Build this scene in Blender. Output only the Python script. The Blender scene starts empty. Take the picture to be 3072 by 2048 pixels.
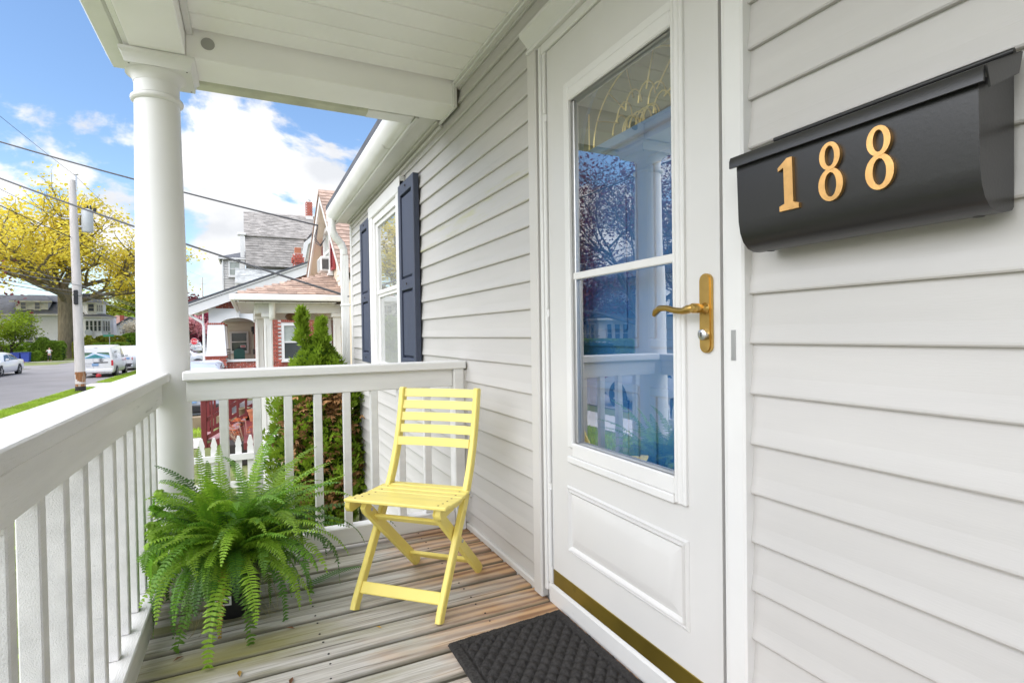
import bpy, bmesh, math, random
import numpy as np
from mathutils import Vector, Matrix, noise as mnoise

random.seed(7)
S = bpy.context.scene
COL = S.collection
PI = math.pi
G = -1.1            # ground level; the porch floor is z = 0

# ------------------------------------------------------------------ camera
cam_d = bpy.data.cameras.new('camera')
cam = bpy.data.objects.new('camera', cam_d)
COL.objects.link(cam)
S.camera = cam
cam_d.sensor_width = 36.0
cam_d.lens = 19.03
cam_d.clip_start = 0.02
cam_d.clip_end = 2000
_yaw, _pit, _rol = .4525, .0159, -.0149
_Rx = Matrix(((1, 0, 0), (0, math.cos(_pit), -math.sin(_pit)), (0, math.sin(_pit), math.cos(_pit))))
_Rz = Matrix(((math.cos(_rol), -math.sin(_rol), 0), (math.sin(_rol), math.cos(_rol), 0), (0, 0, 1)))
_M = _Rz @ _Rx
_w = _M @ Vector((-math.sin(_yaw), 0, math.cos(_yaw)))
_p = _M @ Vector((math.cos(_yaw), 0, math.sin(_yaw)))
_v = _M @ Vector((0, 1, 0))
_A = Matrix((( _p[0], _w[0], -_v[0]), (_p[1], _w[1], -_v[1]), (_p[2], _w[2], -_v[2])))   # world -> camera (x right, y down, z forward)
_R = Matrix((_A[0], -Vector(_A[1]), -Vector(_A[2]))).transposed()
cam.matrix_world = Matrix.Translation((0, 0, 1.106)) @ _R.to_4x4()

# ------------------------------------------------------------------ sky and sun
SUN_EL, SUN_AZ = math.radians(58), math.radians(-106)      # azimuth from +Y towards +X
W = bpy.data.worlds.new('World')
S.world = W
W.use_nodes = True
nt = W.node_tree
for n in list(nt.nodes): nt.nodes.remove(n)
def wn(t, **k):
    n = nt.nodes.new(t)
    for a, b in k.items(): setattr(n, a, b)
    return n
out = wn('ShaderNodeOutputWorld')
bg = wn('ShaderNodeBackground'); bg.inputs['Strength'].default_value = .12
sky = wn('ShaderNodeTexSky', sky_type='NISHITA')
sky.sun_disc = False
sky.sun_elevation = SUN_EL
sky.sun_rotation = SUN_AZ
sky.air_density = 1.0; sky.dust_density = .3; sky.ozone_density = 2.5
hs = wn('ShaderNodeHueSaturation'); hs.inputs['Saturation'].default_value = 1.05; hs.inputs['Value'].default_value = 1.03
nt.links.new(sky.outputs[0], hs.inputs['Color'])
tc = wn('ShaderNodeTexCoord')
mp = wn('ShaderNodeMapping'); mp.inputs['Scale'].default_value = (1, 1, 1.7); mp.inputs['Location'].default_value = (1.7, .4, .2)
nt.links.new(tc.outputs['Generated'], mp.inputs['Vector'])
n1 = wn('ShaderNodeTexNoise'); n1.inputs['Scale'].default_value = 4.0; n1.inputs['Detail'].default_value = 9; n1.inputs['Roughness'].default_value = .56; n1.inputs['Distortion'].default_value = .25
nt.links.new(mp.outputs[0], n1.inputs['Vector'])
sx = wn('ShaderNodeSeparateXYZ'); nt.links.new(tc.outputs['Generated'], sx.inputs[0])
mr = wn('ShaderNodeMapRange'); mr.inputs[1].default_value = .12; mr.inputs[2].default_value = .50; mr.inputs[3].default_value = .10; mr.inputs[4].default_value = -.16
nt.links.new(sx.outputs['Z'], mr.inputs[0])
ad = wn('ShaderNodeMath', operation='ADD'); nt.links.new(n1.outputs['Fac'], ad.inputs[0]); nt.links.new(mr.outputs[0], ad.inputs[1])
cr = wn('ShaderNodeMapRange', interpolation_type='SMOOTHSTEP'); cr.inputs[1].default_value = .505; cr.inputs[2].default_value = .57
nt.links.new(ad.outputs[0], cr.inputs[0])
n2 = wn('ShaderNodeTexNoise'); n2.inputs['Scale'].default_value = 7; n2.inputs['Detail'].default_value = 6
nt.links.new(mp.outputs[0], n2.inputs['Vector'])
cc = wn('ShaderNodeMix', data_type='RGBA'); cc.inputs['A'].default_value = (3.9, 4.0, 4.2, 1); cc.inputs['B'].default_value = (5.6, 5.6, 5.6, 1)
cm = wn('ShaderNodeMapRange'); cm.inputs[1].default_value = .35; cm.inputs[2].default_value = .6
nt.links.new(n2.outputs['Fac'], cm.inputs[0]); nt.links.new(cm.outputs[0], cc.inputs['Factor'])
mx = wn('ShaderNodeMix', data_type='RGBA')
nt.links.new(cr.outputs[0], mx.inputs['Factor']); nt.links.new(hs.outputs[0], mx.inputs['A']); nt.links.new(cc.outputs['Result'], mx.inputs['B'])
nt.links.new(mx.outputs['Result'], bg.inputs['Color']); nt.links.new(bg.outputs[0], out.inputs[0])

sun_d = bpy.data.lights.new('sun', 'SUN')
sun_d.energy = 4.5
sun_d.angle = math.radians(110)
sun_d.color = (1, .965, .925)
sun = bpy.data.objects.new('sun', sun_d)
COL.objects.link(sun)
_to = Vector((math.sin(SUN_AZ) * math.cos(SUN_EL), math.cos(SUN_AZ) * math.cos(SUN_EL), math.sin(SUN_EL)))
sun.rotation_euler = (-_to).to_track_quat('-Z', 'Y').to_euler()

S.view_settings.view_transform = 'Standard'
S.view_settings.look = 'None'
S.view_settings.gamma = 1
S.view_settings.use_curve_mapping = False
S.view_settings.exposure = .88
S.cycles.max_bounces = 14; S.cycles.diffuse_bounces = 9; S.cycles.glossy_bounces = 5; S.cycles.transparent_max_bounces = 16

# ------------------------------------------------------------------ materials
def M(name, col, rough=.5, var=.06, vscale=4, bump=0, bscale=60, stretch=(1, 1, 1), metal=0, dirt=None, dthr=.66, dscale=9, spec=.5, rnd=0, trans=0, coat=0, bdist=.002, world=False):
    m = bpy.data.materials.new(name)
    m.use_nodes = True
    t = m.node_tree; N = t.nodes; L = t.links
    b = N['Principled BSDF']
    b.inputs['Roughness'].default_value = rough
    b.inputs['Metallic'].default_value = metal
    b.inputs['Specular IOR Level'].default_value = spec
    b.inputs['Coat Weight'].default_value = coat
    tc = N.new('ShaderNodeTexCoord'); oi = N.new('ShaderNodeObjectInfo')
    va = N.new('ShaderNodeVectorMath'); va.operation = 'ADD'
    sc = N.new('ShaderNodeVectorMath'); sc.operation = 'SCALE'; sc.inputs[0].default_value = (37, 53, 71)
    L.new(oi.outputs['Random'], sc.inputs['Scale'])
    if world:
        g = N.new('ShaderNodeNewGeometry'); L.new(g.outputs['Position'], va.inputs[0])
    else:
        L.new(tc.outputs['Object'], va.inputs[0]); L.new(sc.outputs[0], va.inputs[1])
    mp = N.new('ShaderNodeMapping'); mp.inputs['Scale'].default_value = stretch
    L.new(va.outputs[0], mp.inputs['Vector'])
    no = N.new('ShaderNodeTexNoise'); no.inputs['Scale'].default_value = vscale; no.inputs['Detail'].default_value = 5
    L.new(mp.outputs[0], no.inputs['Vector'])
    mr = N.new('ShaderNodeMapRange'); mr.inputs[1].default_value = .3; mr.inputs[2].default_value = .7; mr.inputs[3].default_value = 1 - var; mr.inputs[4].default_value = 1 + var
    L.new(no.outputs['Fac'], mr.inputs[0])
    last = mr.outputs[0]
    if rnd:
        r2 = N.new('ShaderNodeMapRange'); r2.inputs[3].default_value = 1 - rnd; r2.inputs[4].default_value = 1 + rnd
        L.new(oi.outputs['Random'], r2.inputs[0])
        mu = N.new('ShaderNodeMath'); mu.operation = 'MULTIPLY'; L.new(last, mu.inputs[0]); L.new(r2.outputs[0], mu.inputs[1]); last = mu.outputs[0]
    vm = N.new('ShaderNodeVectorMath'); vm.operation = 'SCALE'; vm.inputs[0].default_value = col[:3]
    L.new(last, vm.inputs['Scale'])
    colout = vm.outputs[0]
    if dirt:
        dn = N.new('ShaderNodeTexNoise'); dn.inputs['Scale'].default_value = dscale; dn.inputs['Detail'].default_value = 8; dn.inputs['Roughness'].default_value = .7
        L.new(mp.outputs[0], dn.inputs['Vector'])
        dr = N.new('ShaderNodeMapRange'); dr.inputs[1].default_value = dthr; dr.inputs[2].default_value = dthr + .1
        L.new(dn.outputs['Fac'], dr.inputs[0])
        mi = N.new('ShaderNodeMix'); mi.data_type = 'RGBA'; mi.inputs['B'].default_value = (*dirt, 1)
        L.new(dr.outputs[0], mi.inputs['Factor']); L.new(colout, mi.inputs['A']); colout = mi.outputs['Result']
    L.new(colout, b.inputs['Base Color'])
    if bump:
        bn = N.new('ShaderNodeTexNoise'); bn.inputs['Scale'].default_value = bscale; bn.inputs['Detail'].default_value = 4
        L.new(mp.outputs[0], bn.inputs['Vector'])
        bu = N.new('ShaderNodeBump'); bu.inputs['Strength'].default_value = bump; bu.inputs['Distance'].default_value = bdist
        L.new(bn.outputs['Fac'], bu.inputs['Height']); L.new(bu.outputs[0], b.inputs['Normal'])
    if trans:
        tr = N.new('ShaderNodeBsdfTranslucent'); L.new(colout, tr.inputs['Color'])
        ms = N.new('ShaderNodeMixShader'); ms.inputs[0].default_value = trans
        L.new(b.outputs[0], ms.inputs[1]); L.new(tr.outputs[0], ms.inputs[2])
        L.new(ms.outputs[0], N['Material Output'].inputs[0])
    return m

def glass_mat(name, refl=.3, tint=(1, 1, 1), wob=0):
    m = bpy.data.materials.new(name); m.use_nodes = True
    t = m.node_tree; N = t.nodes; L = t.links
    N.remove(N['Principled BSDF'])
    gl = N.new('ShaderNodeBsdfGlossy'); gl.inputs['Roughness'].default_value = 0.0; gl.inputs['Color'].default_value = (1, 1, 1, 1)
    tr = N.new('ShaderNodeBsdfTransparent'); tr.inputs['Color'].default_value = (*tint, 1)
    ge = N.new('ShaderNodeNewGeometry'); dt = N.new('ShaderNodeVectorMath'); dt.operation = 'DOT_PRODUCT'
    L.new(ge.outputs['Incoming'], dt.inputs[0]); L.new(ge.outputs['Normal'], dt.inputs[1])
    ab = N.new('ShaderNodeMath'); ab.operation = 'ABSOLUTE'; L.new(dt.outputs['Value'], ab.inputs[0])
    om = N.new('ShaderNodeMath'); om.operation = 'SUBTRACT'; om.inputs[0].default_value = 1; L.new(ab.outputs[0], om.inputs[1])
    pw = N.new('ShaderNodeMath'); pw.operation = 'POWER'; pw.inputs[1].default_value = 5; L.new(om.outputs[0], pw.inputs[0])
    mr = N.new('ShaderNodeMapRange'); mr.inputs[3].default_value = refl; mr.inputs[4].default_value = 1
    L.new(pw.outputs[0], mr.inputs[0])
    ms = N.new('ShaderNodeMixShader'); L.new(mr.outputs[0], ms.inputs[0]); L.new(tr.outputs[0], ms.inputs[1]); L.new(gl.outputs[0], ms.inputs[2])
    if wob:
        tc = N.new('ShaderNodeTexCoord'); mp = N.new('ShaderNodeMapping'); mp.inputs['Scale'].default_value = (1, 2.2, 1.2)
        no = N.new('ShaderNodeTexNoise'); no.inputs['Scale'].default_value = 2.6; no.inputs['Detail'].default_value = 1
        bu = N.new('ShaderNodeBump'); bu.inputs['Strength'].default_value = wob; bu.inputs['Distance'].default_value = .01
        L.new(tc.outputs['Object'], mp.inputs[0]); L.new(mp.outputs[0], no.inputs['Vector']); L.new(no.outputs['Fac'], bu.inputs['Height']); L.new(bu.outputs[0], gl.inputs['Normal'])
    L.new(ms.outputs[0], N['Material Output'].inputs[0])
    return m

def deck_mat():
    m = M('weathered_deck_wood', (.4, .37, .33), rough=.75)
    t = m.node_tree; N = t.nodes; L = t.links
    for n in list(N):
        if n.bl_idname not in ('ShaderNodeBsdfPrincipled', 'ShaderNodeOutputMaterial'): N.remove(n)
    b = N['Principled BSDF']
    tc = N.new('ShaderNodeTexCoord'); oi = N.new('ShaderNodeObjectInfo'); ge = N.new('ShaderNodeNewGeometry')
    sc = N.new('ShaderNodeVectorMath'); sc.operation = 'SCALE'; sc.inputs[0].default_value = (37, 53, 71); L.new(oi.outputs['Random'], sc.inputs['Scale'])
    va = N.new('ShaderNodeVectorMath'); L.new(tc.outputs['Object'], va.inputs[0]); L.new(sc.outputs[0], va.inputs[1])
    def nz(scale, stretch, det=5, rough=.6, dist=0):
        mp = N.new('ShaderNodeMapping'); mp.inputs['Scale'].default_value = stretch; L.new(va.outputs[0], mp.inputs['Vector'])
        n = N.new('ShaderNodeTexNoise'); n.inputs['Scale'].default_value = scale; n.inputs['Detail'].default_value = det; n.inputs['Roughness'].default_value = rough; n.inputs['Distortion'].default_value = dist
        L.new(mp.outputs[0], n.inputs['Vector']); return n.outputs['Fac']
    def rng(x, a, b_, c=0, d=1):
        r = N.new('ShaderNodeMapRange'); r.inputs[1].default_value = a; r.inputs[2].default_value = b_; r.inputs[3].default_value = c; r.inputs[4].default_value = d
        L.new(x, r.inputs[0]); return r.outputs[0]
    def mix(f, A, B):
        x = N.new('ShaderNodeMix'); x.data_type = 'RGBA'
        L.new(f, x.inputs['Factor'])
        for k, v in (('A', A), ('B', B)):
            if isinstance(v, tuple): x.inputs[k].default_value = (*v, 1)
            else: L.new(v, x.inputs[k])
        return x.outputs['Result']
    def math_(op, a, b_):
        x = N.new('ShaderNodeMath'); x.operation = op
        for i, v in enumerate((a, b_)):
            if isinstance(v, (int, float)): x.inputs[i].default_value = v
            else: L.new(v, x.inputs[i])
        return x.outputs[0]
    big = nz(1.6, (.5, 5, 5), 3)
    wv = N.new('ShaderNodeTexWave'); wv.wave_type = 'BANDS'; wv.bands_direction = 'Y'; wv.inputs['Scale'].default_value = 4.2; wv.inputs['Distortion'].default_value = 9; wv.inputs['Detail'].default_value = 3; wv.inputs['Detail Scale'].default_value = .8
    mp = N.new('ShaderNodeMapping'); mp.inputs['Scale'].default_value = (.22, 1.5, 1.5); L.new(va.outputs[0], mp.inputs['Vector']); L.new(mp.outputs[0], wv.inputs['Vector'])
    fine = nz(1, (3.2, 170, 170), 3, .6); cracks = nz(1, (2.2, 95, 95), 2, .5)
    sep = N.new('ShaderNodeSeparateXYZ'); L.new(ge.outputs['Position'], sep.inputs[0])
    base = mix(rng(big, .3, .7), (.68, .66, .62), (.55, .52, .475))
    base = mix(rng(oi.outputs['Random'], 0, 1, 0, .42), base, (.36, .33, .285))
    base = mix(rng(wv.outputs['Fac'], .62, 1.0, 0, .38), base, (.27, .235, .19))
    base = mix(rng(fine, .50, .68, 0, .62), base, (.24, .21, .175))
    base = mix(rng(cracks, .625, .69, 0, .8), base, (.085, .075, .06))
    # timber the roof keeps dry stays brown near the house wall
    low = nz(2.2, (1, 2.5, 1), 4)
    wx = math_('ADD', sep.outputs['X'], math_('MULTIPLY', math_('SUBTRACT', low, .5), 1.5))
    brown = mix(rng(wv.outputs['Fac'], .2, .9), (.56, .33, .155), (.26, .125, .05))
    base = mix(rng(wx, .48, 1.02, 0, .92), base, brown)
    # algae on the rain side
    alg = nz(1.9, (.8, 2.2, 1), 4)
    lx = math_('MULTIPLY', rng(alg, .47, .62), rng(sep.outputs['X'], .6, .0, 0, .85))
    base = mix(lx, base, (.19, .19, .055))
    # one long algae stain at the front left
    dx = math_('MULTIPLY', math_('ADD', sep.outputs['X'], .08), 2.6); dy = math_('MULTIPLY', math_('SUBTRACT', sep.outputs['Y'], 2.11), 9)
    dd = math_('SQRT', math_('ADD', math_('MULTIPLY', dx, dx), math_('MULTIPLY', dy, dy)), 0)
    dd = math_('ADD', dd, math_('MULTIPLY', math_('SUBTRACT', alg, .5), 2.2))
    base = mix(rng(dd, 1.05, .25, 0, .8), base, (.26, .24, .06))
    knot = nz(5, (.8, 4, 1), 2)
    base = mix(rng(knot, .73, .77, 0, .8), base, (.08, .06, .045))
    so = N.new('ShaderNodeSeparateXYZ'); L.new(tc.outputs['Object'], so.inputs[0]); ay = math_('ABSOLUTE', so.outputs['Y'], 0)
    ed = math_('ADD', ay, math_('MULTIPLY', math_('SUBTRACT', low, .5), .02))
    base = mix(rng(ed, .056, .067, 0, .85), base, (.12, .11, .075))  # dark board edges painted in: shade of the gaps plus greenish grime
    L.new(base, b.inputs['Base Color'])
    b.inputs['Roughness'].default_value = .72
    bu = N.new('ShaderNodeBump'); bu.inputs['Strength'].default_value = .7; bu.inputs['Distance'].default_value = .003
    L.new(math_('ADD', fine, wv.outputs['Fac']), bu.inputs['Height']); L.new(bu.outputs[0], b.inputs['Normal'])
    return m

def lap_mat(name, col, pitch, rough=.6):
    """far siding: thin lap joints every pitch metres, colour the same all over, relief only"""
    m = M(name, col, rough=rough, var=.04)
    N = m.node_tree.nodes; L = m.node_tree.links
    ge = N.new('ShaderNodeNewGeometry'); sp = N.new('ShaderNodeSeparateXYZ'); L.new(ge.outputs['Position'], sp.inputs[0])
    dv = N.new('ShaderNodeMath'); dv.operation = 'DIVIDE'; dv.inputs[1].default_value = pitch; L.new(sp.outputs['Z'], dv.inputs[0])
    fr = N.new('ShaderNodeMath'); fr.operation = 'FRACT'; L.new(dv.outputs[0], fr.inputs[0])
    bu = N.new('ShaderNodeBump'); bu.inputs['Strength'].default_value = 1; bu.inputs['Distance'].default_value = pitch * .16; bu.invert = True
    L.new(fr.outputs[0], bu.inputs['Height']); L.new(bu.outputs[0], N['Principled BSDF'].inputs['Normal'])
    return m

MW = M('white_trim_paint', (.68, .67, .65), .42, .03, 5, .25, 40, (1, 1, 1), dirt=(.45, .44, .40), dthr=.70, dscale=7)
MWOOD = M('white_painted_timber', (.74, .73, .71), .5, .06, 4, .5, 90, (1, 1, 1), dirt=(.40, .39, .36), dthr=.67, dscale=6)
MWOODY = M('white_painted_rail', (.64, .63, .612), .5, .10, 3, .9, 60, (6, .5, 6), dirt=(.36, .35, .32), dthr=.645, dscale=3)
MWOODX = M('white_painted_end_rail', (.74, .73, .71), .5, .07, 3, .55, 60, (.5, 6, 6), dirt=(.36, .35, .32), dthr=.69, dscale=3)
MWOODD = M('grimy_white_rail', (.70, .69, .67), .5, .09, 3, .55, 60, (6, .5, 6), dirt=(.30, .29, .26), dthr=.585, dscale=2.2)
MSIDE = M('grey_vinyl_siding', (.50, .482, .458), .48, .035, 2.5, .12, 40, (6, .8, 9), rnd=.02, dirt=(.50, .49, .45), dthr=.74, dscale=2)
MSIDEM = M('mildewed_vinyl_siding', (.50, .482, .458), .48, .035, 2.5, .12, 40, (6, .8, 9), dirt=(.46, .45, .30), dthr=.55, dscale=1.1)
MTRIM = M('grey_vinyl_trim', (.56, .54, .51), .45, .03, 3, .1, 30)
MDOOR = M('white_door_skin', (.61, .597, .575), .38, .025, 3, .06, 200)
MCEIL = M('white_vinyl_ceiling', (.90, .885, .875), .5, .03, 3, .1, 30, rnd=.015)
MCOL = M('column_paint', (.73, .72, .70), .45, .03, 4, .12, 25, dirt=(.5, .48, .43), dthr=.74, dscale=5)
MGUT = M('white_gutter_metal', (.78, .775, .75), .3, .05, 4, dirt=(.42, .41, .36), dthr=.66, dscale=3)
MGRIME = M('algae_stained_aluminium', (.55, .56, .43), .5, .18, 6, dirt=(.3, .29, .2), dthr=.62, dscale=5)
MSHUT = M('slate_blue_shutter', (.045, .056, .092), .5, .06, 5, .5, 60, (6, 6, .6))
MGLASS = glass_mat('storm_door_glass', .38, (.93, .96, .95), .018)
MWGLASS = glass_mat('window_glass', .36, (.9, .93, .93), .03)
MDARK = M('dark_interior', (.02, .022, .022), .9)
MBLUE = M('blue_door_paint', (.045, .215, .50), .4, .04)
MBRASS = M('aged_brass', (.56, .36, .11), .30, .22, 9, .2, 60, metal=1, dirt=(.2, .13, .05), dthr=.66)
MSWEEP = M('tarnished_brass_strip', (.19, .135, .022), .34, .25, 4, metal=.55, dirt=(.12, .085, .018), dthr=.62, dscale=4)
MCAME = M('brass_came', (.75, .57, .2), .3, .05, metal=1)
MSTEEL = M('steel', (.55, .55, .55), .35, metal=1)
MMAIL = M('black_mailbox_paint', (.014, .0135, .0135), .33, .12, 5, .2, 160, dirt=(.055, .05, .043), dthr=.67, dscale=6, bdist=.0008, spec=.6)
MNUM = M('bronze_number', (.66, .38, .14), .34, .16, 30, .1, 150, metal=.9)
MYEL = M('yellow_paint', (.82, .68, .17), .38, .045, 6, .15, 60, dirt=(.40, .27, .06), dthr=.67, dscale=22)
MYELB = M('yellow_paint_batten', (.82, .69, .19), .38, .045, 6, .12, 60, rnd=.03, dirt=(.38, .25, .06), dthr=.71, dscale=16)
MPOT = M('black_plastic_pot', (.013, .013, .014), .42, .1)
MPAPER = M('white_label', (.8, .8, .78), .5, .02)
MINK = M('black_ink', (.02, .02, .02), .5)
MSOIL = M('potting_soil', (.03, .02, .012), .9, .3, 30)
MRUG = M('charcoal_carpet', (.050, .047, .045), .95, .35, 130, 1.0, 420, dirt=(.085, .08, .075), dthr=.66, dscale=170, bdist=.004, spec=.1)
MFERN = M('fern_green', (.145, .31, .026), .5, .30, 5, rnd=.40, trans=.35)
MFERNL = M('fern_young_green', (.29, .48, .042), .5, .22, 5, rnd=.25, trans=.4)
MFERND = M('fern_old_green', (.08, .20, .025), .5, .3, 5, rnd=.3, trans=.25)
MFERNB = M('fern_dry_frond', (.42, .25, .04), .7, .3, 8)
MASPH = M('asphalt', (.215, .205, .205), .85, .12, .6, .5, 30, world=True, dirt=(.175, .168, .168), dthr=.6, dscale=.35)
MCONC = M('concrete', (.46, .44, .41), .85, .1, 1.2, .4, 30, world=True)
MKERB = M('kerb_stone', (.30, .28, .25), .85, .15, 3, world=True)
MLAWN = M('lawn', (.19, .215, .09), .9, .3, 1.1, 1.0, 60, world=True, dirt=(.22, .22, .09), dthr=.60, dscale=.8, bdist=.03, spec=.1)
MBLADE = M('grass_blade', (.36, .50, .06), .6, .25, 1.5, trans=.4, spec=.2)
MPOLE = M('bleached_pole_timber', (.60, .56, .53), .85, .14, 3, .6, 20, (3, 3, .35), dirt=(.34, .25, .2), dthr=.64, dscale=3)
MPOLEB = M('stripped_pole_timber', (.27, .115, .045), .85, .3, 5, .6, 20, (3, 3, .5), dirt=(.5, .42, .33), dthr=.52, dscale=3)
MTAR = M('tarred_timber', (.03, .026, .024), .9)
MWIRE = M('black_cable', (.015, .015, .017), .5)
MWIREG = M('grey_cable', (.16, .16, .17), .5)
MGREY = M('grey_enamel', (.52, .54, .54), .4)
MBARK = M('oak_bark', (.20, .165, .105), .95, .3, 2, 1, 8, (3, 3, .7), bdist=.08)
MBARKD = M('dark_bark', (.06, .05, .04), .95, .3, 4)
MLY = M('yellow_spring_leaf', (.72, .60, .075), .6, .26, .35, trans=.45, spec=.2)
MLG = M('bright_green_leaf', (.26, .36, .03), .6, .3, .6, trans=.4, spec=.2)
MLM = M('mid_green_leaf', (.17, .27, .03), .6, .3, .6, trans=.35, spec=.2)
MLO = M('olive_green_leaf', (.27, .29, .03), .6, .3, .4, trans=.35, spec=.2)
MLR = M('copper_red_leaf', (.14, .028, .032), .6, .35, .6, trans=.3, spec=.2)
MLP = M('pink_blossom', (.72, .33, .36), .7, .2, 1, trans=.3)
MLW = M('white_blossom', (.66, .60, .48), .7, .2, 1, trans=.3)
MHEDGE = M('hedge_leaf', (.19, .31, .03), .6, .35, .9, trans=.3, spec=.2)
MARB = M('arborvitae_green', (.19, .29, .022), .6, .35, 6, trans=.3, spec=.2)
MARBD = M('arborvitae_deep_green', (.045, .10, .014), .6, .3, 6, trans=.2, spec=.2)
MARBB = M('arborvitae_browned', (.27, .135, .045), .8, .35, 8)
MWSIDE = lap_mat('white_lap_siding', (.76, .76, .77), .17)
MGSIDE = lap_mat('grey_lap_siding', (.48, .465, .44), .17)
MROOF = M('dark_shingle', (.085, .09, .105), .9, .25, 2.2, .6, 6, (1, 1, 1), world=True, bdist=.05)
MROOFB = M('brown_shingle', (.23, .13, .10), .9, .2, 2, world=True)
MTAN = M('tan_vinyl_siding', (.66, .56, .42), .5, .04, 3, rnd=.03)
MCREAM = M('cream_vinyl_siding', (.70, .64, .54), .5, .04, 3, rnd=.03)
MPEACH = M('peach_shingle', (.32, .225, .175), .92, .25, 9, .5, 60, rnd=.26, dirt=(.20, .125, .09), dthr=.58, dscale=14)
MTAUPE = M('taupe_shingle', (.285, .265, .245), .92, .38, 2.5, .4, 40, (1, 1, 4), world=True)
MLGREY = M('pale_grey_shingle', (.40, .41, .40), .92, .25, 4, .4, 40, world=True)
MBRICK = M('red_brick', (.36, .085, .055), .88, .2, 8, .5, 60, rnd=.32, dirt=(.5, .36, .31), dthr=.68, dscale=9)
MMORT = M('mortar', (.62, .57, .53), .95, .1, 8)
MSTUC = M('white_stucco', (.80, .80, .80), .85, .05, 2, .3, 40)
MRED = M('oxblood_stair_paint', (.15, .022, .024), .5, .12, 4, rnd=.1)
MREDS = M('red_shutter', (.32, .045, .055), .5, .08)
MMAR = M('maroon_louvre', (.18, .055, .045), .5, .1)
MPANE = M('dark_window_pane', (.05, .06, .065), .08, .3, 1.0, spec=.8)
MPANEL = M('curtained_window_pane', (.34, .37, .34), .12, .25, 3, spec=.8)
MCWHITE = M('white_car_paint', (.78, .78, .79), .22, .02, coat=.6)
MCSILV = M('silver_car_paint', (.56, .58, .63), .25, .02, coat=.6, metal=.15)
MCBLUE = M('pale_blue_car_paint', (.50, .55, .66), .25, .02, coat=.6, metal=.1)
MCGLASS = M('car_glass', (.025, .033, .043), .05, .1, spec=.9)
MCBLK = M('black_plastic_trim', (.02, .02, .022), .5)
MTYRE = M('tyre_rubber', (.02, .02, .02), .85)
MRIM = M('alloy_rim', (.55, .56, .58), .3, metal=.7)
MTAIL = M('red_lamp_lens', (.5, .02, .03), .2, .05, coat=.5)
MLAMP = M('clear_lamp_lens', (.7, .72, .75), .15, .05, coat=.5)
MPLATE = M('blue_number_plate', (.22, .36, .58), .4)
MBIN = M('blue_bin_plastic', (.03, .06, .30), .5)
MSKIN = M('skin', (.55, .33, .25), .6)
MSHIRT = M('white_shirt_cloth', (.72, .73, .76), .9)
MTROUS = M('black_white_trousers', (.035, .035, .04), .9, .2, 8, dirt=(.6, .6, .6), dthr=.55, dscale=6)
MHAIR = M('dark_hair', (.03, .02, .015), .7)
MSTOP = M('stop_sign_red', (.62, .012, .03), .4)
MSIGNW = M('sign_white', (.85, .85, .85), .4)
MSIGNG = M('street_sign_green', (.03, .18, .10), .4)
MGREENP = M('green_plastic', (.035, .12, .10), .45)
MTERRA = M('terracotta', (.40, .14, .07), .8)
MDRYF = M('dried_flower', (.52, .14, .05), .9, .25, 20)
MSTONE = M('fieldstone', (.28, .25, .2), .9, .3, 4)
MCURT = M('net_curtain', (.55, .56, .55), .8, .3, 3, stretch=(1, 30, 1))
MPARGE = M('parged_foundation', (.62, .61, .58), .95, .08, 6, 1, 45, bdist=.01)
MPURP = M('purple_grey_bark', (.1, .09, .09), .95, .2)
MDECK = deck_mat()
# ------------------------------------------------------------------ geometry helpers
ORG = {}
def V(*a): return Vector(a)

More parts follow.
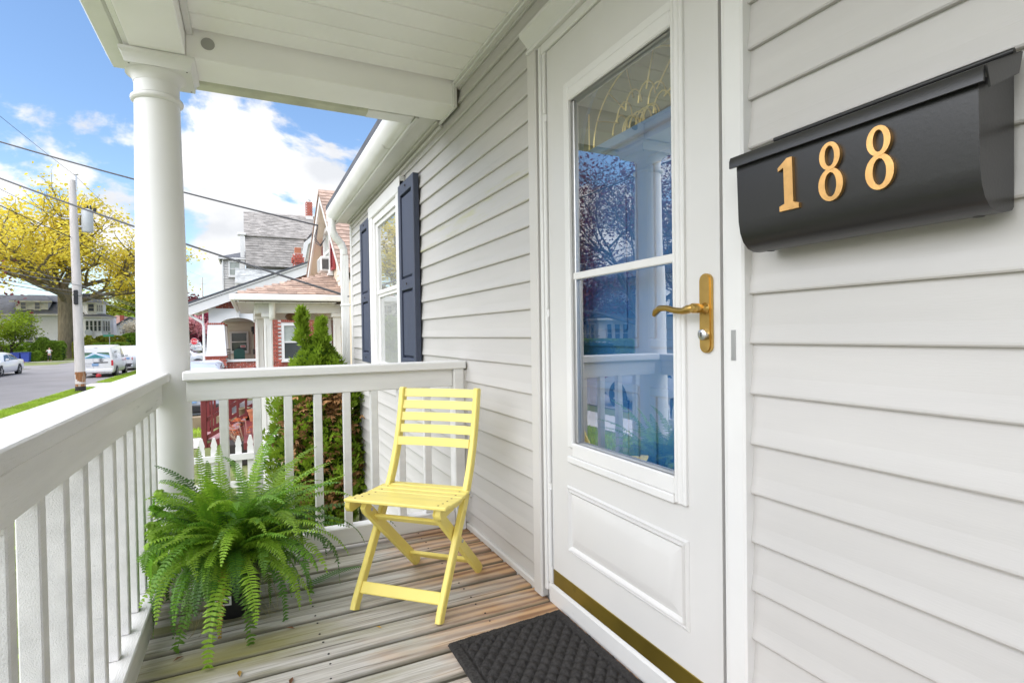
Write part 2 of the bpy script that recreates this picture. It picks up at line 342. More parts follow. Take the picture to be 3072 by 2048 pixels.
class MB:
    """collects faces; build() links them as ONE mesh object"""
    def __init__(s): s.v = []; s.f = []
    def poly(s, pts, faces):
        n = len(s.v); s.v += [tuple(p) for p in pts]; s.f += [tuple(i + n for i in f) for f in faces]; return s
    def quad(s, a, b, c, d): return s.poly((a, b, c, d), ((0, 1, 2, 3),))
    def obox(s, c, ax, ay, az, b=0):
        """box: centre c, half-extent vectors; b = chamfer in metres"""
        c = Vector(c); A = [Vector(ax), Vector(ay), Vector(az)]
        if not b:
            P = [c + A[0] * i + A[1] * j + A[2] * k for i in (-1, 1) for j in (-1, 1) for k in (-1, 1)]
            return s.poly(P, ((0, 1, 3, 2), (4, 6, 7, 5), (0, 4, 5, 1), (2, 3, 7, 6), (0, 2, 6, 4), (1, 5, 7, 3)))
        Ln = [max(a.length, 1e-6) for a in A]; q = [min(b / l, .48) for l in Ln]
        P = []; I = {}
        for i in (-1, 1):
            for j in (-1, 1):
                for k in (-1, 1):
                    for m in range(3):
                        g = [i, j, k]
                        for t in range(3):
                            if t != m: g[t] *= 1 - q[t]
                        I[i, j, k, m] = len(P); P.append(c + A[0] * g[0] + A[1] * g[1] + A[2] * g[2])
        Fs = []
        R = ((-1, -1), (1, -1), (1, 1), (-1, 1))
        for m in range(3):
            o = [t for t in range(3) if t != m]
            for sg in (-1, 1):
                f = []
                for a, bb in R:
                    g = [0, 0, 0]; g[m] = sg; g[o[0]] = a; g[o[1]] = bb
                    f.append(I[g[0], g[1], g[2], m])
                Fs.append(f)
            for a, bb in R:      # edges parallel to axis m
                f = []
                for e, mm in ((-1, o[0]), (1, o[0]), (1, o[1]), (-1, o[1])):
                    g = [0, 0, 0]; g[m] = e; g[o[0]] = a; g[o[1]] = bb
                    f.append(I[g[0], g[1], g[2], mm])
                Fs.append(f)
        for i in (-1, 1):
            for j in (-1, 1):
                for k in (-1, 1): Fs.append([I[i, j, k, m] for m in range(3)])
        return s.poly(P, Fs)
    def box(s, x0, x1, y0, y1, z0, z1, b=0):
        return s.obox(((x0 + x1) / 2, (y0 + y1) / 2, (z0 + z1) / 2), ((x1 - x0) / 2, 0, 0), (0, (y1 - y0) / 2, 0), (0, 0, (z1 - z0) / 2), b)
    def bar(s, a, c, w, h, up=(0, 0, 1), b=0):
        """rectangular bar from a to c, w across, h along up"""
        a = Vector(a); c = Vector(c); d = c - a; u = Vector(up); sd = d.cross(u).normalized(); u = sd.cross(d).normalized()
        return s.obox((a + c) / 2, d / 2, sd * w / 2, u * h / 2, b)
    def prism(s, pts, ext):
        """polygon pts (3D, planar) extruded by vector ext"""
        n = len(pts); ext = Vector(ext); P = [Vector(p) for p in pts]
        Fs = [tuple(range(n))[::-1], tuple(range(n, 2 * n))] + [(i, (i + 1) % n, n + (i + 1) % n, n + i) for i in range(n)]
        return s.poly(P + [p + ext for p in P], Fs)
    def tube(s, pts, r, n=8, cap=True):
        pts = [Vector(p) for p in pts]; rs = r if isinstance(r, (list, tuple)) else [r] * len(pts)
        base = len(s.v); u = None; d = None
        for i, p in enumerate(pts):
            d = (pts[min(i + 1, len(pts) - 1)] - pts[max(i - 1, 0)]).normalized()
            if u is None: u = d.orthogonal().normalized()
            u = (u - d * u.dot(d)); u = u.normalized() if u.length > 1e-6 else d.orthogonal().normalized()
            w = d.cross(u)
            for k in range(n):
                a = 2 * PI * k / n; s.v.append(tuple(p + (u * math.cos(a) + w * math.sin(a)) * rs[i]))
        for i in range(len(pts) - 1):
            for k in range(n):
                s.f.append((base + i * n + k, base + i * n + (k + 1) % n, base + (i + 1) * n + (k + 1) % n, base + (i + 1) * n + k))
        if cap:
            s.f.append(tuple(base + k for k in range(n))[::-1]); s.f.append(tuple(base + (len(pts) - 1) * n + k for k in range(n)))
        return s
    def lathe(s, c, prof, n=32, ax=(0, 0, 1)):
        """prof: (radius, height) pairs round axis ax through c"""
        c = Vector(c); w = Vector(ax).normalized(); u = w.orthogonal().normalized(); t = w.cross(u); base = len(s.v)
        for r, h in prof:
            for k in range(n):
                a = 2 * PI * k / n; s.v.append(tuple(c + w * h + (u * math.cos(a) + t * math.sin(a)) * r))
        for i in range(len(prof) - 1):
            for k in range(n):
                s.f.append((base + i * n + k, base + i * n + (k + 1) % n, base + (i + 1) * n + (k + 1) % n, base + (i + 1) * n + k))
        if prof[0][0] > 1e-4: s.f.append(tuple(base + k for k in range(n))[::-1])
        if prof[-1][0] > 1e-4: s.f.append(tuple(base + (len(prof) - 1) * n + k for k in range(n)))
        return s
    def mesh(s, name, off=(0, 0, 0), smooth=None, fix=True):
        me = bpy.data.meshes.new(name)
        v = np.array(s.v, dtype=float).reshape(-1, 3) - np.array(off)
        me.from_pydata(v.tolist(), [], s.f)
        if fix:
            bm = bmesh.new(); bm.from_mesh(me); bmesh.ops.recalc_face_normals(bm, faces=bm.faces); bm.to_mesh(me); bm.free()
        if smooth is not None:
            me.shade_smooth(); me.set_sharp_from_angle(angle=math.radians(smooth))
        me.update(); return me
    def build(s, name, mat, parent=None, smooth=None, fix=True, label=None):
        off = ORG.get(parent.name, (0, 0, 0)) if parent else (0, 0, 0)
        me = s.mesh(name, off, smooth, fix)
        return link(name, me, mat, parent, off, label)

def link(name, me, mat, parent=None, off=(0, 0, 0), label=None, loc=None):
    if mat and not me.materials: me.materials.append(mat)
    o = bpy.data.objects.new(name, me); COL.objects.link(o)
    if parent: o.parent = parent
    if loc is not None: o.location = loc
    if label: o['label'] = label
    ORG[o.name] = off
    return o

def tag(o, label, cat, group=None, kind=None):
    o['label'] = label; o['category'] = cat
    if group: o['group'] = group
    if kind: o['kind'] = kind
    return o

def thing(name, label, cat, loc=(0, 0, 0), group=None, rot=None):
    """Empty at the thing's base. rot given: the parts are written in its own frame; else in world coordinates"""
    o = bpy.data.objects.new(name, None); COL.objects.link(o); o.location = loc; o.empty_display_size = .1
    ORG[o.name] = tuple(loc)
    if rot is not None: o.rotation_euler = (0, 0, rot); ORG[o.name] = (0, 0, 0)
    return tag(o, label, cat, group)

def struct(o, label=None):
    o['kind'] = 'structure'
    if label: o['label'] = label
    return o

def text_mesh(txt, h, depth, mb, origin, right, up, nrm, sx=1.0):
    """lettering: built-in font as geometry, lower left at origin"""
    cu = bpy.data.curves.new('letters', 'FONT'); cu.body = txt; cu.size = h / .72; cu.extrude = depth / 2; cu.resolution_u = 3
    ob = bpy.data.objects.new('letters', cu); COL.objects.link(ob)
    dg = bpy.context.evaluated_depsgraph_get(); me = bpy.data.meshes.new_from_object(ob.evaluated_get(dg))
    o = Vector(origin); r = Vector(right); u = Vector(up); n = Vector(nrm)
    mb.poly([o + r * (v.co.x * sx) + u * v.co.y + n * (v.co.z + depth / 2) for v in me.vertices], [tuple(p.vertices) for p in me.polygons])
    bpy.data.objects.remove(ob); bpy.data.curves.remove(cu); bpy.data.meshes.remove(me)

_bc = {}
def clap(parent, a, n, o, s0, s1, zb, h, mat, name='siding_board', lean=.0165, th=.012):
    """one clapboard: along unit a, outward n, from plane origin o; bottom edge zb, height h. Boards of one length share a mesh"""
    a = Vector(a); n = Vector(n); o = Vector(o); L = s1 - s0
    k = (round(L, 3), round(h, 4), tuple(a), tuple(n), lean, mat.name)
    if k not in _bc:
        prof = [(0, h + .006), (.0025, h + .006), (lean * .62, h * .35), (lean, .006), (lean, .0015), (lean - .0025, -.002), (lean - .013, -.002), (lean - .013, .004), (0, .004)]
        mb = MB(); mb.prism([n * p[0] + Vector((0, 0, p[1])) for p in prof], a * L)
        _bc[k] = mb.mesh(name); _bc[k].materials.append(mat)
    off = Vector(ORG[parent.name])
    p = o + a * s0; p.z = zb
    return link(name, _bc[k], None, parent, loc=p - off)

def window(parent, c, r, n, w, h, mf, mp, fw=.06, name='window', proud=.04, rail=True, sill=True, pane2=None, bars=0):
    """double-hung window: frame part with panes as sub-parts; c = centre on the wall, r right, n outward"""
    c = Vector(c); r = Vector(r).normalized(); n = Vector(n).normalized(); u = Vector((0, 0, 1))
    mb = MB(); f = fw / 2
    for sg in (-1, 1):
        mb.obox(c + r * sg * (w / 2 + f) + n * proud / 2, r * f, n * proud / 2, u * (h / 2 + fw))
        mb.obox(c + u * sg * (h / 2 + f) + n * proud / 2, r * w / 2, n * proud / 2, u * f)
    if rail: mb.obox(c + n * proud * .3, r * w / 2, n * proud * .3, u * fw * .3)
    for b in range(bars): mb.obox(c + r * (w * ((b + 1) / (bars + 1) - .5)) + n * proud * .28, r * .012, n * proud * .28, u * h / 2)
    if sill: mb.obox(c - u * (h / 2 + fw + .02) + n * (proud * .5 + .02), r * (w / 2 + fw + .03), n * (proud / 2 + .02), u * .02)
    fo = mb.build(name, mf, parent)
    for i in ((0, 1) if rail else (0,)):
        pm = MB(); hh = h / 2 if rail else h
        zc = (hh / 2 if i == 0 else -hh / 2) if rail else 0
        pm.obox(c + u * zc + n * .006, r * (w / 2 - .004), n * .004, u * (hh / 2 - .004))
        pm.build('pane', (pane2 or mp) if i else mp, fo)
    return fo

# ================================================================== SETTING: ground, street
gm = MB(); gm.quad((-600, -300, G), (500, -300, G), (500, 900, G), (-600, 900, G)); struct(gm.build('ground', MLAWN))
rm = MB(); rm.quad((-15.2, -200, G + .004), (-7.12, -200, G + .004), (-7.12, 500, G + .004), (-15.2, 500, G + .004)); struct(rm.build('road', MASPH))
rm = MB(); rm.quad((-80, 54.2, G + .006), (-15.2, 54.2, G + .006), (-15.2, 60.2, G + .006), (-80, 60.2, G + .006)); struct(rm.build('side_road', MASPH))
km = MB()
for x, ys in ((-7.10, ((-60, 30.4), (33.6, 120))), (-15.28, ((-60, 53.6), (61, 200)))):
    for a, b in ys: km.box(x, x + .12, a, b, G - .05, G + .035, .01)
struct(km.build('kerb', MKERB))
pm = MB(); pm.quad((-6.25, -60, G + .012), (-4.9, -60, G + .012), (-4.9, 160, G + .012), (-6.25, 160, G + .012)); struct(pm.build('pavement', MCONC))
pm = MB(); pm.quad((-7.1, 30.5, G + .008), (-6.25, 30.5, G + .008), (-6.25, 33.5, G + .008), (-7.1, 33.5, G + .008)); struct(pm.build('driveway_apron', MCONC))
pm = MB(); pm.quad((-4.9, 15.3, G + .016), (1.2, 15.3, G + .016), (1.2, 20.7, G + .016), (-4.9, 20.7, G + .016)); struct(pm.build('driveway', MASPH))
pm = MB(); pm.quad((-4.9, 12.35, G + .016), (-.9, 12.35, G + .016), (-.9, 13.6, G + .016), (-4.9, 13.6, G + .016)); struct(pm.build('garden_path', MCONC))
pm = MB(); pm.quad((-22, 69.3, G + .012), (-15.3, 68.0, G + .012), (-15.3, 69.0, G + .012), (-22, 70.6, G + .012)); struct(pm.build('front_path', MCONC))

# ================================================================== OUR HOUSE
XW = 1.10
house = thing('clapboard_house', 'light grey clapboard house beside the camera with slate blue shutters and a white storm door', 'house', (1.1, 2.5, G))
wl = MB()
wl.box(1.113, 1.30, 2.03, 6.50, -.50, 2.42); wl.box(1.113, 1.30, -1.6, .93, -.5, 2.62); wl.box(1.113, 1.30, .93, 2.03, 2.26, 2.62); wl.box(1.113, 1.30, .93, 2.03, -.5, -.002)
wl.box(1.113, 1.30, 2.03, 3.3, 2.42, 2.62)
wl.box(1.302, 6, 6.38, 6.50, -.5, 2.42)
wl.build('wall', MSIDE, house)
fm = MB(); fm.box(1.125, 6, -1.6, 6.49, G - .1, -.505); fm.build('foundation', MPARGE, house)
zL = [-.495, -.375, -.255, -.135, -.014, .1056, .2267, .347, .470, .593, .7155, .839, .963, 1.0855, 1.209, 1.330, 1.450, 1.568, 1.681, 1.796, 1.908, 2.019, 2.131, 2.243, 2.330]
WY0, WY1 = 4.10, 5.32
for i, z in enumerate(zL):
    h = (zL[i + 1] if i + 1 < len(zL) else 2.405) - z
    o = (1.112, 0, 0)
    if .80 < z + h and z < 2.27:
        clap(house, (0, 1, 0), (-1, 0, 0), o, WY1, 6.47, z, h, MSIDE)
        if z < 0: clap(house, (0, 1, 0), (-1, 0, 0), o, 3.0, WY0, z, h, MSIDE)
        else: clap(house, (0, 1, 0), (-1, 0, 0), o, 2.03, WY0, z, h, MSIDEM if z in (1.681, 1.796) else MSIDE)
    else:
        clap(house, (0, 1, 0), (-1, 0, 0), o, 2.03 if z > -.02 else 3.0, 6.47, z, h, MSIDE)
for z in (2.414, 2.49):      # above the porch ceiling trim
    clap(house, (0, 1, 0), (-1, 0, 0), (1.112, 0, 0), .93, 2.91, z, .074, MSIDE)
clap(house, (0, 1, 0), (-1, 0, 0), (1.112, 0, 0), .93, 2.03, 2.336, .074, MSIDE)
zR = [-.13, -.01, .11, .229, .348, .4685, .5877, .7071, .8277, .9502, 1.073, 1.1936, 1.310, 1.427, 1.544, 1.661, 1.7807, 1.892, 2.009, 2.127, 2.245, 2.363, 2.48, 2.598]
for a, b in zip(zR, zR[1:]):
    clap(house, (0, 1, 0), (-1, 0, 0), (1.112, 0, 0), -1.5, .932, a, b - a, MSIDE)
# corner trims, starter strip, frieze
tm = MB()
tm.box(1.074, 1.112, 1.962, 2.031, .004, 2.325, .006); tm.build('corner_trim', MTRIM, house)
tm = MB(); tm.box(1.085, 1.30, 6.47, 6.535, -.51, 2.40, .004); tm.build('corner_trim', MW, house)
tm = MB(); tm.box(1.087, 1.112, 2.032, 2.89, .002, .036, .006); tm.build('starter_strip', MTRIM, house)
tm = MB(); tm.box(1.083, 1.112, 3.2, 6.47, 2.372, 2.394, .004); tm.box(1.062, 1.112, 3.2, 6.54, 2.402, 2.42, .003); tm.build('frieze_channel', MTRIM, house)
tm = MB(); tm.box(1.088, 1.112, 2.862, 2.897, .04, .90, .003); tm.build('end_channel', MTRIM, house)
# eaves
sm = MB(); sm.box(.955, 1.30, 3.20, 6.60, 2.422, 2.434); sm.box(.93, .955, 3.2, 6.6, 2.405, 2.60, .003); sm.build('soffit', MW, house)
gp = [(.930, 2.425), (.895, 2.425), (.868, 2.445), (.848, 2.480), (.838, 2.520), (.836, 2.548), (.846, 2.552), (.846, 2.540), (.856, 2.49), (.880, 2.452), (.93, 2.435)]
gm = MB(); gm.prism([(x, 3.32, z) for x, z in gp], (0, 3.30, 0)); gm.box(.84, .93, 6.6, 6.615, 2.43, 2.55); gm.build('gutter', MGUT, house, 40)
rf = MB(); rf.prism([(.84, 3.0, 2.56), (5.0, 3.0, 4.3), (5.0, 3.0, 4.4), (.84, 3.0, 2.61)], (0, 3.66, 0)); rf.build('roof', MROOF, house)
# downspout with its crimped elbow
dp = [(.885, 6.52, 2.43), (.885, 6.52, 2.36), (.895, 6.53, 2.30), (.93, 6.55, 2.24), (.99, 6.58, 2.18), (1.02, 6.59, 2.12), (1.03, 6.60, 2.04)]
dm = MB()
pts = []; rs = []
for i in range(len(dp) - 1):
    for k in range(5):
        pts.append(Vector(dp[i]).lerp(Vector(dp[i + 1]), k / 5)); rs.append(.045 if k % 2 else .041)
dm.tube(pts, rs, 12); d_el = dm.build('downspout_elbow', MGUT, house, 60)
dm = MB()
for k in range(5): dm.box(.987 + k * .0175, 1.0025 + k * .0175, 6.565, 6.63, -1.0, 2.05, .004)
dm.box(.99, 1.07, 6.57, 6.632, -1.0, 2.045); dm.box(.98, 1.085, 6.56, 6.634, 1.45, 1.475, .003)
dm.build('downspout', MGUT, house)

MSCREENG = glass_mat('screened_glass', .07, (.9, .92, .93))
# window with its shutters
wf = MB()
for y0, y1 in ((4.12, 4.24), (5.17, 5.30)): wf.box(1.058, 1.112, y0, y1, .80, 2.29, .006)
wf.box(1.054, 1.112, 4.12, 5.30, 2.20, 2.325, .008); wf.box(1.04, 1.112, 4.10, 5.32, .775, .822, .006)
for y0, y1 in ((4.24, 4.30), (5.10, 5.17)): wf.box(1.072, 1.112, y0, y1, .822, 2.20)
wf.box(1.072, 1.112, 4.30, 5.10, 2.14, 2.20)
win = wf.build('window', MW, house)
sm = MB()
for z0, z1, x in ((1.478, 2.14, 1.088), (.822, 1.49, 1.098)):
    for y0, y1 in ((4.30, 4.345), (5.055, 5.10)): sm.box(x, x + .025, y0, y1, z0, z1, .003)
    sm.box(x, x + .025, 4.345, 5.055, z0, z0 + .035, .003); sm.box(x, x + .025, 4.345, 5.055, z1 - .04, z1, .003)
sm.build('sash', MW, win)
for z0, z1, x in ((1.513, 2.10, 1.102), (.857, 1.45, 1.112)):
    p = MB(); p.quad((x, 4.345, z0), (x, 5.055, z0), (x, 5.055, z1), (x, 4.345, z1)); p.build('pane', MWGLASS if z0 > 1 else MSCREENG, win)
cu = MB()
for k in range(60):
    y = 4.33 + k * .0125; x = 1.135 + .006 * math.sin(k * 1.9) + .004 * math.sin(k * .7)
    cu.v += [(x, y, .84), (x, y, 1.48)]
    if k: cu.f.append((2 * k - 2, 2 * k, 2 * k + 1, 2 * k - 1))
cu.build('net_curtain', MCURT, win, 80, fix=False)
cu = MB()
for k in range(14):
    y = 4.78 + k * .023; x = 1.14 + .008 * math.sin(k * 1.9)
    cu.v += [(x, y, 1.50), (x, y, 2.12)]
    if k: cu.f.append((2 * k - 2, 2 * k, 2 * k + 1, 2 * k - 1))
cu.build('net_curtain', MCURT, win, 80, fix=False)
bx = MB(); bx.box(1.17, 1.19, 4.28, 5.12, .83, 2.2); bx.build('dark_room', MDARK, win)
def shutter(y0, y1):
    z0, z1 = .835, 2.235
    m = MB(); x0, x1 = 1.048, 1.092; st = .055
    for a, b in ((y0, y0 + st), (y1 - st, y1)): m.box(x0, x1, a, b, z0, z1, .004)
    rails = ((z0, z0 + .095), (1.435, 1.52), (z1 - .085, z1))
    for a, b in rails: m.box(x0 + .002, x1, y0 + st, y1 - st, a, b, .003)
    sh = m.build('shutter', MSHUT, house)
    for a, b in ((rails[0][1], rails[1][0]), (rails[1][1], rails[2][0])):
        q = MB(); ya, yb = y0 + st, y1 - st
        q.box(1.078, 1.09, ya, yb, a, b)
        i = .022
        A = [(1.078, ya + .006, a + .006), (1.078, yb - .006, a + .006), (1.078, yb - .006, b - .006), (1.078, ya + .006, b - .006)]
        B = [(1.058, ya + i, a + i), (1.058, yb - i, a + i), (1.058, yb - i, b - i), (1.058, ya + i, b - i)]
        q.poly(A + B, [(4, 5, 6, 7)] + [(k, (k + 1) % 4, 4 + (k + 1) % 4, 4 + k) for k in range(4)])
        q.build('panel', MSHUT, sh)
    for z in (z0 + .05, 1.478, z1 - .04):
        s_ = MB(); s_.lathe((x0 + .001, (y0 + y1) / 2, z), [(.009, 0), (.009, .003), (.004, .005)], 10, (-1, 0, 0)); s_.build('screw', MTAR, sh, 40)
shutter(3.70, 4.12); shutter(5.30, 5.70)

# ------------------------------------------------------------------ door surround, storm door, inner door
cs = MB()
cs.box(1.076, 1.30, .932, .990, .0, 2.27, .005); cs.box(1.085, 1.30, .990, 1.004, .08, 2.25, .003); cs.build('door_casing', MW, house)
cs = MB(); cs.box(1.086, 1.30, 1.896, 1.925, .085, 2.245, .004); cs.box(1.079, 1.30, 1.925, 1.944, .05, 2.26, .004); cs.build('door_jamb', MW, house)
hd = MB(); hd.prism([(1.112, .905, 2.262), (1.066, .905, 2.262), (1.066, .905, 2.275), (1.075, .905, 2.285), (1.062, .905, 2.305), (1.034, .905, 2.33), (1.034, .905, 2.345), (1.112, .905, 2.352)], (0, 1.115, 0))
hd.box(1.082, 1.13, .99, 1.925, 2.225, 2.262, .003); hd.build('door_head', MW, house, 25)
sl = MB(); sl.prism([(1.112, .93, 0.002), (1.094, .93, .002), (1.090, .93, .070), (1.096, .93, .083), (1.3, .93, .092), (1.3, .93, .002)], (0, 1.0, 0)); sl.build('door_sill', MW, house)
DX = 1.092          # outer face of the storm door
GY0, GY1, GZ0, GZ1 = 1.182, 1.722, .690, 1.962
dm = MB(); th = .036
Y0, Y1, Z0, Z1 = 1.018, 1.892, .150, 2.222
dm.box(DX, DX + th, Y0, GY0, Z0, Z1); dm.box(DX, DX + th, GY1, Y1, Z0, Z1)
dm.box(DX, DX + th, GY0, GY1, GZ1, Z1, .0); dm.box(DX, DX + th, GY0, GY1, Z0, GZ0, 0)
door = dm.build('storm_door', MDOOR, house)
fm = MB()       # raised frame round the glass
fx = DX - .012
fm.box(fx, DX + .01, GY1, GY1 + .028, GZ0 - .02, GZ1 + .055, .004); fm.box(fx + .005, DX + .004, GY1 + .028, GY1 + .04, GZ0 - .02, GZ1 + .075, .003)
fm.box(fx, DX + .01, GY0 - .045, GY0, GZ0 - .075, GZ1 + .075, .004)
fm.box(fx - .004, DX, GY0 - .017, GY0 - .008, GZ0 - .07, GZ1 + .07, .003); fm.box(fx - .004, DX, GY0 - .036, GY0 - .026, GZ0 - .07, GZ1 + .07, .003)
fm.box(fx, DX + .01, GY0, GY1, GZ1, GZ1 + .045, .004); fm.box(fx + .005, DX + .004, GY0, GY1 + .03, GZ1 + .045, GZ1 + .075, .003)
fm.box(fx, DX + .01, GY0, GY1, GZ0 - .052, GZ0, .004); fm.box(fx - .003, DX + .004, GY0, GY1 + .032, GZ0 - .078, GZ0 - .052, .004)
fm.build('glass_frame', MW, door)
rm_ = MB(); rm_.box(DX + .002, DX + .016, GY0, GY1, 1.300, 1.326, .003); rm_.build('meeting_rail', MW, door)
sm_ = MB(); sm_.box(DX + .004, DX + .018, GY1 - .016, GY1, GZ0, GZ1, .002); sm_.build('sash_stile', MSTEEL, door)
for z0, z1, x in ((GZ0, 1.302, DX + .018), (1.324, GZ1, DX + .012)):
    p = MB(); p.quad((x, GY0 - .002, z0), (x, GY1 + .002, z0), (x, GY1 + .002, z1), (x, GY0 - .002, z1)); p.build('glass', MGLASS, door)
pn = MB()       # pressed lower panel: groove, bead and raised field
PY0, PY1, PZ0, PZ1 = 1.135, 1.775, .262, .520
def ring(x, d): return [(x, PY0 + d, PZ0 + d), (x, PY1 - d, PZ0 + d), (x, PY1 - d, PZ1 - d), (x, PY0 + d, PZ1 - d)]
rgs = [ring(DX - .0005, 0), ring(DX - .007, .006), ring(DX - .007, .010), ring(DX - .001, .014), ring(DX - .0105, .019), ring(DX - .0005, .029), ring(DX - .0115, .066), ring(DX - .0125, .071)]
for i, r_ in enumerate(rgs):
    pn.v += r_
    if i: pn.f += [((i - 1) * 4 + k, (i - 1) * 4 + (k + 1) % 4, i * 4 + (k + 1) % 4, i * 4 + k) for k in range(4)]
pn.f.append(tuple((len(rgs) - 1) * 4 + k for k in range(4))); pn.build('door_panel', MDOOR, door, 20)
kp = MB(); kp.box(DX - .002, DX + .03, Y0 + .004, Y1 - .003, .088, .150, .002); kp.build('brass_sweep', MSWEEP, door)
hm = MB()
for z0, z1 in ((1.98, 2.215), (1.2, 1.95), (.5, 1.17), (.16, .47)): hm.tube([(DX - .006, 1.902, z0), (DX - .006, 1.902, z1)], .0075, 8)
hm.build('hinge', MW, door, 40)
ha = MB()       # long plate, rounded ends
pl = []
for k in range(9): a = PI * k / 8; pl.append((1.061 + .021 * math.cos(a), 1.236 + .021 * math.sin(a) * .9))
for k in range(9): a = PI + PI * k / 8; pl.append((1.061 + .021 * math.cos(a), 1.064 + .021 * math.sin(a) * .9))
ha.prism([(DX - .001, y, z) for y, z in pl], (-.007, 0, 0)); ha.prism([(DX - .008, 1.061 + (y - 1.061) * .8, 1.15 + (z - 1.15) * .975) for y, z in pl], (-.003, 0, 0))
plate = ha.build('handle_plate', MBRASS, door, 30)
lv = MB()
lv.lathe((DX - .008, 1.061, 1.163), [(.016, 0), (.015, .004), (.011, .007), (.010, .022), (.013, .026), (.013, .046), (.010, .050)], 16, (-1, 0, 0))
pts = [(DX - .048, 1.063, 1.163), (DX - .050, 1.080, 1.161), (DX - .050, 1.10, 1.157), (DX - .049, 1.13, 1.160), (DX - .047, 1.165, 1.168), (DX - .045, 1.195, 1.169), (DX - .042, 1.215, 1.160), (DX - .040, 1.225, 1.150)]
lv.tube(pts, [.011, .012, .009, .0085, .0085, .009, .0095, .006], 10); lv.build('door_lever', MBRASS, door, 50)
lk = MB(); lk.lathe((DX - .010, 1.061, 1.094), [(.0145, 0), (.0145, .012), (.012, .014), (.0, .0142)], 16, (-1, 0, 0)); lk.build('lock_cylinder', MSTEEL, door, 40)
lk = MB(); lk.box(DX - .0258, DX - .0241, 1.0598, 1.0622, 1.088, 1.100); lk.build('keyhole', MINK, door)
st = MB(); st.box(1.0735, 1.0765, .955, .968, 1.03, 1.105); st.build('latch_plate', MSTEEL, house)
# inner door, blue with a brass-camed fan light
ID = 1.205
im = MB(); im.box(ID, ID + .045, 1.004, 1.896, .09, 2.222); inner = im.build('inner_door', MBLUE, house)
FC, FZ = 1.45, 1.80
fl = MB(); N_ = 28
def fan(k, a=.345, b=.30): t = PI * k / N_; return (FC + a * math.cos(t), FZ + b * math.sin(t))
fl.prism([(ID - .003, *fan(k)) for k in range(N_ + 1)], (-.004, 0, 0)); fl.build('fan_light', M('fan_light_glass', (.075, .08, .055), .12, .3, 8, .3, 30, spec=.8), inner)
fr_ = MB()
for k in range(N_): fr_.bar((ID - .008, *fan(k, .362, .317)), (ID - .008, *fan(k + 1, .362, .317)), .034, .024, (1, 0, 0))
fr_.box(ID - .024, ID, FC - .38, FC + .38, FZ - .035, FZ - .001, .004); fr_.build('fan_frame', MBLUE, inner)
cm_ = MB()
def came(p): cm_.tube([(ID - .011, y, z) for y, z in p], .0032, 5)
came([fan(k, .27, .225) for k in range(N_ + 1)])
for t in (25, 50, 75, 105, 130, 155):
    t = math.radians(t); came([(FC + .13 * math.cos(t), FZ + .105 * math.sin(t)), (FC + .27 * math.cos(t), FZ + .225 * math.sin(t))])
for i, t in enumerate((8, 40, 72, 108, 140, 172)):
    t = math.radians(t); cy, cz = FC + .11 * math.cos(t), FZ + .075 * math.sin(t)
    came([(cy + .042 * math.cos(q * PI / 8), cz + .055 * math.sin(q * PI / 8)) for q in range(9)])
    came([(cy * .5 + FC * .5 + .04 * math.cos(q * PI / 8), FZ + .045 * math.sin(q * PI / 8)) for q in range(9)])
for s_ in (-1, 1): came([(FC + s_ * .30, FZ), (FC + s_ * .30, FZ + .14)])
cm_.build('brass_came', MCAME, inner, 60)
def ipanel(y0, y1, z0, z1):
    q = MB(); i = .03
    for a, b, c, d in ((y0, y1, z0, z0 + i), (y0, y1, z1 - i, z1), (y0, y0 + i, z0 + i, z1 - i), (y1 - i, y1, z0 + i, z1 - i)): q.box(ID - .012, ID + .001, a, b, c, d, .005)
    q.box(ID - .007, ID + .001, y0 + .06, y1 - .06, z0 + .06, z1 - .06, .006)
    q.build('door_panel', MBLUE, inner)
for z0, z1 in ((.30, .92), (1.05, 1.68)):
    ipanel(1.09, 1.42, z0, z1); ipanel(1.48, 1.81, z0, z1)
jm = MB(); jm.box(1.13, 1.30, 1.897, 1.93, .09, 2.25); jm.box(1.13, 1.30, .97, 1.003, .09, 2.25); jm.box(1.13, 1.3, 1.004, 1.896, 2.223, 2.26); jm.build('door_jamb', MW, house)

# ================================================================== PORCH
porch = thing('porch', 'white painted porch with weathered board floor and boarded ceiling', 'porch', (.3, 1.5, 0))
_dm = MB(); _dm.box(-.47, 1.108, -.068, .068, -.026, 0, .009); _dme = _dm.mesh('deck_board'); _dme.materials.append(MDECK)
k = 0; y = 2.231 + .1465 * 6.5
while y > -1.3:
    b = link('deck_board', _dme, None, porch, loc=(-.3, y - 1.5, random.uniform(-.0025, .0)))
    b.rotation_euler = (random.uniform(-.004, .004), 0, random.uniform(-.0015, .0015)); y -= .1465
nl = MB()
for q in range(30):
    for x in (-.41, .22, .82):
        for dy in (-.042, .042): nl.lathe((x + random.uniform(-.008, .008), 3.18 - q * .1465 + dy, -.001), [(.0042, 0), (.0035, .0018)], 8)
o_ = nl.build('nail_heads', MTAR, porch); o_['kind'] = 'stuff'
jo = MB()
for x in (-.44, .2, .8): jo.box(x, x + .04, -1.3, 3.16, -.20, -.027)
jo.box(-.485, -.471, -1.35, 3.19, -.24, -.005); jo.box(-.47, 1.1, 3.175, 3.19, -.24, -.005); jo.build('floor_frame', MWOOD, porch)
sk = MB(); sk.box(-.468, -.45, -1.3, 3.15, G, -.241); sk.box(-.448, 1.1, 3.14, 3.16, G, -.241); sk.build('added_skirt', MWOOD, porch)  # unseen panels, added to shut out light so the board gaps stay dark
sc_ = MB()
for yb in np.arange(-1.0, 3.1, .1465):
    pass
_cm = MB(); _cm.prism([(0, -.071, 2.532), (0, -.069, 2.526), (0, .060, 2.526), (0, .063, 2.5285), (0, .0725, 2.540), (0, .0725, 2.55), (0, -.071, 2.55)], (1.32, 0, 0))
